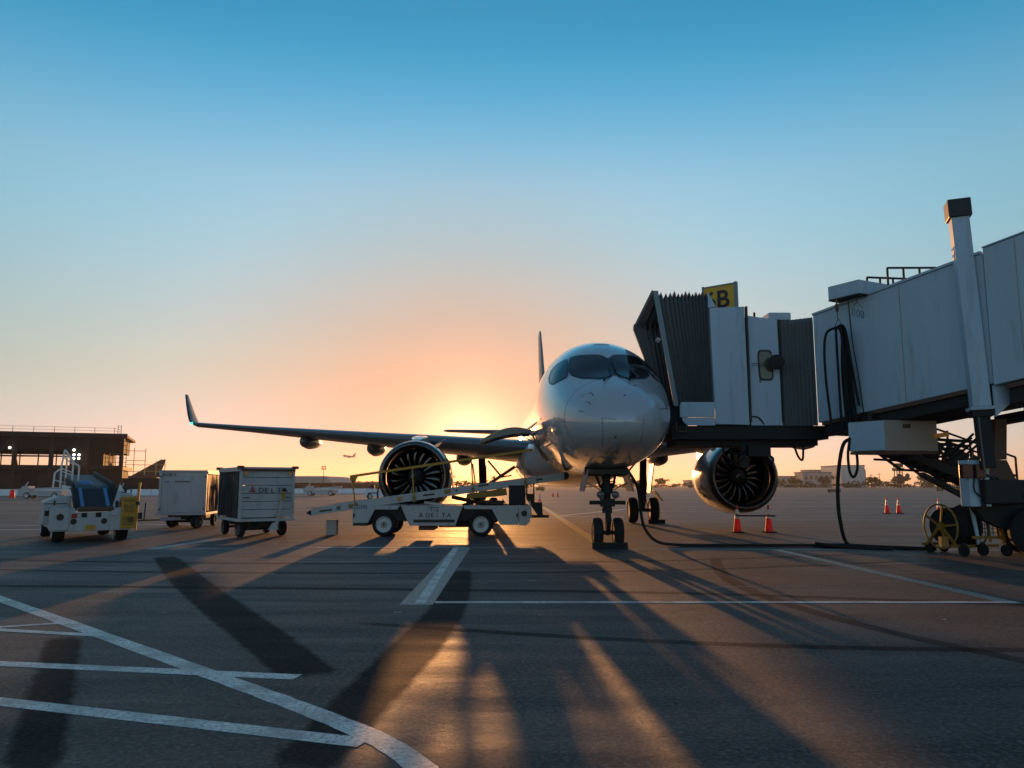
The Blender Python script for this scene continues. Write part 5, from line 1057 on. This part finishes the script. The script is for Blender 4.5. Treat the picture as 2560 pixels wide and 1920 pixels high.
# long hangar and low sheds, left centre
hg = thing('hangar', 'long low hangar with a pale roof beyond the baggage carts', 'building', (-78, 300, 0)); o = lambda n, mb, m, par=hg, **k: obj(n, mb, m, par, **k)
o('wall', MB().bx(-25, 8, 0, 40, 0, 2.6), 'building_dark'); o('roof', MB().prism([(-26, 2.62), (9, 2.62), (6, 5.2), (-26, 5.2)], 'y', -1, 41), 'far_pale')
for k in range(7): o('door', MB().bx(-23 + k * 4.4, -19.6 + k * 4.4, -.1, -.02, .1, 2.4), 'steel_dark')
sh = thing('storage_shed', 'long brown shed to the right of the distant hangar', 'building', (-60, 290, 0)); o = lambda n, mb, m, par=sh, **k: obj(n, mb, m, par, **k)
o('wall', MB().bx(-6, 26, 0, 12, 0, 2.4), 'building_steel'); o('roof', MB().bx(-6.4, 26.4, -.4, 12.4, 2.42, 2.8), 'far_roof')
for k in range(8): o('wall_rib', MB().bx(-5 + k * 4, -4.7 + k * 4, -.12, -.02, 0, 2.4), 'building_dark')
pl_ = thing('floodlight_mast', 'tall floodlight mast behind the distant hangar roof', 'light mast', (-68, 280, 0)); o = lambda n, mb, m, par=pl_, **k: obj(n, mb, m, par, **k)
o('mast', MB().cyl((0, 0, 0), (0, 0, 8.2), .14, .08, n=8), 'steel_dark'); o('lamp_bar', MB().bx(-.9, .9, -.1, .1, 7.3, 7.5), 'steel_dark'); o('lamp_bar', MB().bx(-.9, .9, -.1, .1, 8.1, 8.3), 'steel_dark')
for x in (-.7, .35):
    for z in (7.5, 8.3): o('lamp_head', MB().bx(x, x + .4, -.2, .2, z, z + .35), 'steel_dark')
# far side of the airfield, right
wh = thing('warehouse', 'tall pale windowless warehouse beyond the airfield', 'building', (274, 620, 0)); o = lambda n, mb, m, par=wh, **k: obj(n, mb, m, par, **k)
o('wall', MB().bx(-11, 8, 0, 40, 0, 17.3), 'far_white'); o('roof', MB().bx(-11.4, 8.4, -.4, 40.4, 17.32, 17.9), 'far_roof'); o('side_wing', MB().bx(8.02, 9.6, 2, 38, 0, 14.5), 'far_roof')
for k in range(4): o('wall_rib', MB().bx(-9 + k * 4.5, -8.7 + k * 4.5, -.2, -.02, 0, 17.2), 'far_pale')
for nm, x, w, h, d in (('office_building', 236, 22, 11.5, 600), ('office_building', 250, 10, 14, 640), ('office_building', 215, 16, 8.5, 610), ('office_building', 190, 26, 6.5, 620), ('office_building', 160, 30, 5.5, 640)):
    lb = {236: 'stepped pale building left of the tall warehouse', 250: 'pale block directly left of the tall warehouse', 215: 'low pale building among trees right of the engine', 190: 'long low building close right of the engine', 160: 'low building just behind the right engine'}[x]
    t = thing(nm, lb, 'building', (x, d, 0)); obj('wall', MB().bx(-w / 2, w / 2, 0, 18, 0, h), 'far_pale', t); obj('roof', MB().bx(-w / 2 - .5, w / 2 + .5, -.5, 18.5, h, h + .6), 'far_roof', t)
    for k in range(int(w // 4)): obj('window', MB().bx(-w / 2 + 1.2 + k * 4, -w / 2 + 3.2 + k * 4, -.1, -.02, h * .55, h * .8), 'glass_dark', t)
# radar / control tower
tw = thing('control_tower', 'lattice control tower standing above the distant trees', 'tower', (239, 480, 0)); o = lambda n, mb, m, par=tw, **k: obj(n, mb, m, par, **k)
for sx in (-1.6, 1.6):
    for sy in (-1.6, 1.6): o('leg', MB().bar((sx * 1.3, sy * 1.3, 0), (sx, sy, 10.5), .4), 'building_steel')
for z in (3, 6, 9): o('brace', MB().bar((-1.7, -1.75, z), (1.7, -1.75, z + 2), .22), 'building_steel'); o('brace', MB().bar((1.7, -1.75, z), (-1.7, -1.75, z + 2), .22), 'building_steel')
o('lower_cabin', MB().prism([(-2.4, 10.5), (2.4, 10.5), (2.7, 12.3), (-2.7, 12.3)], 'y', -2.4, 2.4), 'building_dark'); o('upper_cabin', MB().prism([(-1.9, 12.6), (1.9, 12.6), (2.4, 14.6), (-2.4, 14.6)], 'y', -2, 2), 'building_steel'); o('cabin_roof', MB().bx(-2.7, 2.7, -2.4, 2.4, 14.65, 15.2), 'building_dark'); o('neck', MB().bx(-.8, .8, -.8, .8, 12.3, 12.6), 'building_steel')
o('dish', MB().lathe([(0, .1), (.2, .9), (.5, 1.5)], (-.6, -2.2, 7.4), (0, -1, .1), 16), 'building_steel'); o('dish', MB().lathe([(0, .1), (.2, .8), (.5, 1.4)], (4.2, -2.2, 7.6), (0, -1, .1), 16), 'building_steel')
# trees
def leafy(n, rx, rz, s, seed, lobes=7):
    rnd = random.Random(seed); m = MB(); C_ = [(rnd.uniform(-.62, .62) * rx, rnd.uniform(-.5, .5) * rx, rnd.uniform(-.45, .55) * rz, rnd.uniform(.32, .55)) for _ in range(lobes)]
    for _ in range(n):
        cx, cy, cz, f = rnd.choice(C_); d = Vector((rnd.gauss(0, 1), rnd.gauss(0, 1), rnd.gauss(0, 1))).normalized() * (rnd.random() ** .4)
        p = Vector((cx + d.x * rx * f, cy + d.y * rx * f, cz + d.z * rz * f)); a = Vector((rnd.gauss(0, 1), rnd.gauss(0, 1), rnd.gauss(0, 1))).normalized(); b = a.orthogonal().normalized(); c = a.cross(b); q = s * rnd.uniform(.6, 1.4)
        m.quad(p - b * q, p + c * q * .6, p + b * q, p - c * q * .6)
    return m
def tree(label, x, y, h, w, seed):
    t = thing('tree', label, 'tree', (x, y, 0), 0, 'trees beyond the airfield'); rnd = random.Random(seed)
    m = MB(); m.tube([(0, 0, 0), (.1, 0, h * .3), (rnd.uniform(-.3, .3), 0, h * .6)], lambda q: h * .03 * (1 - .6 * q), 7)
    for k in range(4): m.tube([(0, 0, h * .3), (rnd.uniform(-.3, .3) * w, rnd.uniform(-.3, .3) * w, h * .55), (rnd.uniform(-.4, .4) * w, rnd.uniform(-.3, .3) * w, h * .75)], lambda q: h * .014 * (1 - .6 * q), 5)
    obj('trunk', m, 'bark', t); c = leafy(700, w * .5, h * .36, .55, seed, 9); c.v = [(a, b, z + h * .62) for a, b, z in c.v]; obj('crown', c, 'leaf_far', t)
def palm(label, x, y, h, seed):
    t = thing('palm_tree', label, 'palm tree', (x, y, 0), 0, 'palms beyond the airfield'); rnd = random.Random(seed)
    obj('trunk', MB().tube([(0, 0, 0), (.15, 0, h * .5), (.05, 0, h)], lambda q: .28 - .08 * q, 7), 'bark', t); m = MB()
    for k in range(22):
        a = rnd.uniform(0, 6.28); e = rnd.uniform(-.5, 1.0); L = rnd.uniform(1.6, 2.4); d = Vector((math.cos(a), math.sin(a), 0)); pts = []
        for j in range(5): f = j / 4; pts.append(Vector((0, 0, h)) + d * L * f + Vector((0, 0, e * L * f - 1.1 * L * f * f * .7)))
        s_ = Vector((-d.y, d.x, 0)) * .28
        for j in range(4): m.quad(pts[j] - s_ * (1 - j / 5), pts[j + 1] - s_ * (1 - (j + 1) / 5), pts[j + 1] + s_ * (1 - (j + 1) / 5), pts[j] + s_ * (1 - j / 5))
    obj('crown', m, 'leaf_palm', t)
for lb, x, y, h, w, sd in (('largest dark tree of the clump right of the control tower', 288, 520, 12.5, 15, 1), ('tree at the right end of the clump by the bridge control cabinet', 297, 515, 10.5, 14, 2), ('tree on the left side of the clump right of the tower', 276, 520, 10.5, 12, 3), ('low tree between tower and tree clump', 262, 520, 9, 9, 4), ('tree immediately right of the control tower', 251, 505, 7.5, 10, 5), ('tree immediately left of the control tower', 233, 500, 8, 9, 6), ('round tree before the tall warehouse', 226, 560, 9.5, 13, 7), ('tree before the stepped pale building', 205, 560, 8, 12, 8), ('tree just right of the right engine', 178, 560, 7.5, 12, 9), ('tree half hidden behind the right engine', 150, 560, 7.5, 14, 10), ('tree between the main wheels and the right engine', 108, 560, 7.5, 13, 11), ('tree seen past the right main wheels', 95, 570, 6.5, 10, 12)):
    tree(lb, x, y, h, w, sd)
for lb, x, y, h, sd in (('single palm rising left of the big tree clump', 274, 505, 12.3, 21), ('palm at the top of the big tree clump', 290, 512, 12.8, 22), ('palm at the right of the big tree clump', 297, 512, 12.0, 23), ('small palm beyond the left engine', -32, 420, 7.0, 24), ('small palm seen under the left wing', -10, 430, 6.5, 25)): palm(lb, x, y, h, sd)
m = MB(); rnd = random.Random(5)
for k in range(60):
    c = leafy(170, 9, 2.6, .7, 100 + k, 5); x = -140 + k * 9 + rnd.uniform(-3, 3); s_ = rnd.uniform(.6, 1.3); y = 590 + rnd.uniform(-20, 20)
    m.add([(a * 1.2 + x, b + y, (z + 2.0) * s_) for a, b, z in c.v], c.f)
hd = obj('tree_line', m, 'leaf_far', kind='stuff'); hd['label'] = 'hazy belt of low trees and scrub along the far edge of the airfield'; hd['category'] = 'trees'
for lb, x, y, w, h in (('low yellow-black taxiway sign left of the hanging hose', 66.2, 160, 2.6, .8), ('small dark taxiway sign before the far trees', 110, 200, 1.6, 1.7), ('dark taxiway sign before the far trees, nearest the bridge', 114.6, 200, 4.4, 1.2), ('low taxiway sign seen under the belly', 7.6, 210, 2.4, 1.1)):
    t = thing('taxiway_sign', lb, 'sign', (x, y, 0), 0, 'taxiway signs'); obj('panel', MB().bx(-w / 2, w / 2, -.15, .15, .25, h), 'steel_dark', t); obj('face', MB().bx(-w / 2 + .2, w / 2 - .2, -.17, -.152, .4, h - .15), 'yellow_dull', t)
    for sx in (-.35, .35): obj('leg', MB().bx(sx * w - .06, sx * w + .06, -.06, .06, 0, .25), 'steel_dark', t)
for i, (x, h) in enumerate(((268, 10), (262.5, 9.5), (300, 11.5), (283, 11))):
    t = thing('utility_pole', ['utility pole left of the control tower', 'second utility pole next to the tall warehouse', 'pole at the right edge of the tree clump', 'thin pole left of the big tree clump'][i], 'pole', ((x - 22 if i < 2 else x), 520, 0), 0, 'distant poles')
    obj('post', MB().cyl((0, 0, 0), (0, 0, h), .16, n=6), 'bark', t)
    if i < 2: obj('crossarm', MB().bx(-1.2, 1.2, -.08, .08, h - 1.2, h - 1.0), 'bark', t)
# airliner climbing away in the distance
fp = thing('flying_airliner', 'tiny airliner climbing in the sky left of the engine', 'airplane', (-318, 1500, 58), R(55)); fp.rotation_euler = (R(6), R(8), R(60)); o = lambda n, mb, m, par=fp, **k: obj(n, mb, m, par, **k)
o('fuselage', MB().lathe([(0, .1), (1, 1.1), (3.5, 1.9), (22, 1.9), (28, 1.2), (33, .2)], (0, 14, 0), (0, -1, 0), 14, cap=True), 'aircraft_grey', smooth=50)
for sg in (-1, 1):
    m = MB(); m.loft([[(sg * 1.5, 3, -.9), (sg * 1.5, -4, -.9), (sg * 1.5, -4, -.4), (sg * 1.5, 3, -.3)], [(sg * 17, -5, .9), (sg * 17, -6.6, .9), (sg * 17, -6.6, 1.1), (sg * 17, -5, 1.15)]]); o('wing', m, 'aircraft_grey')
    m = MB(); m.loft([[(sg * .8, -13, .6), (sg * .8, -17, .6), (sg * .8, -17, .8), (sg * .8, -13, .8)], [(sg * 6, -16.5, 1), (sg * 6, -18, 1), (sg * 6, -18, 1.15), (sg * 6, -16.5, 1.15)]]); o('tailplane', m, 'aircraft_grey')
    o('engine', MB().lathe([(0, .8), (.5, 1.0), (3, .9), (4, .5)], (sg * 5.5, 4, -2), (0, -1, 0), 12, cap=True), 'aircraft_grey')
m = MB(); m.loft([[(-.2, -11, 1.5), (.2, -11, 1.5), (.2, -17.5, 1.2), (-.2, -17.5, 1.2)], [(-.08, -16.5, 8), (.08, -16.5, 8), (.08, -19, 8), (-.08, -19, 8)]]); o('vertical_fin', m, 'aircraft_grey')

# ------------------------------------------------------------------ evening haze over the whole field
hz = obj('haze', MB().bx(-2600, 2600, -320, 3300, -1, 84), 'black', kind='stuff')
hm = bpy.data.materials.new('haze'); hm.use_nodes = True; hn = hm.node_tree.nodes; hn.remove(hn['Principled BSDF'])
pv = hn.new('ShaderNodeVolumePrincipled'); pv.inputs['Color'].default_value = (.95, .90, .86, 1); pv.inputs['Density'].default_value = .00009; pv.inputs['Anisotropy'].default_value = .6
hm.node_tree.links.new(pv.outputs[0], hn['Material Output'].inputs['Volume']); hz.data.materials[0] = hm
hz['label'] = 'warm evening haze filling the air over the airfield'; hz['category'] = 'haze'
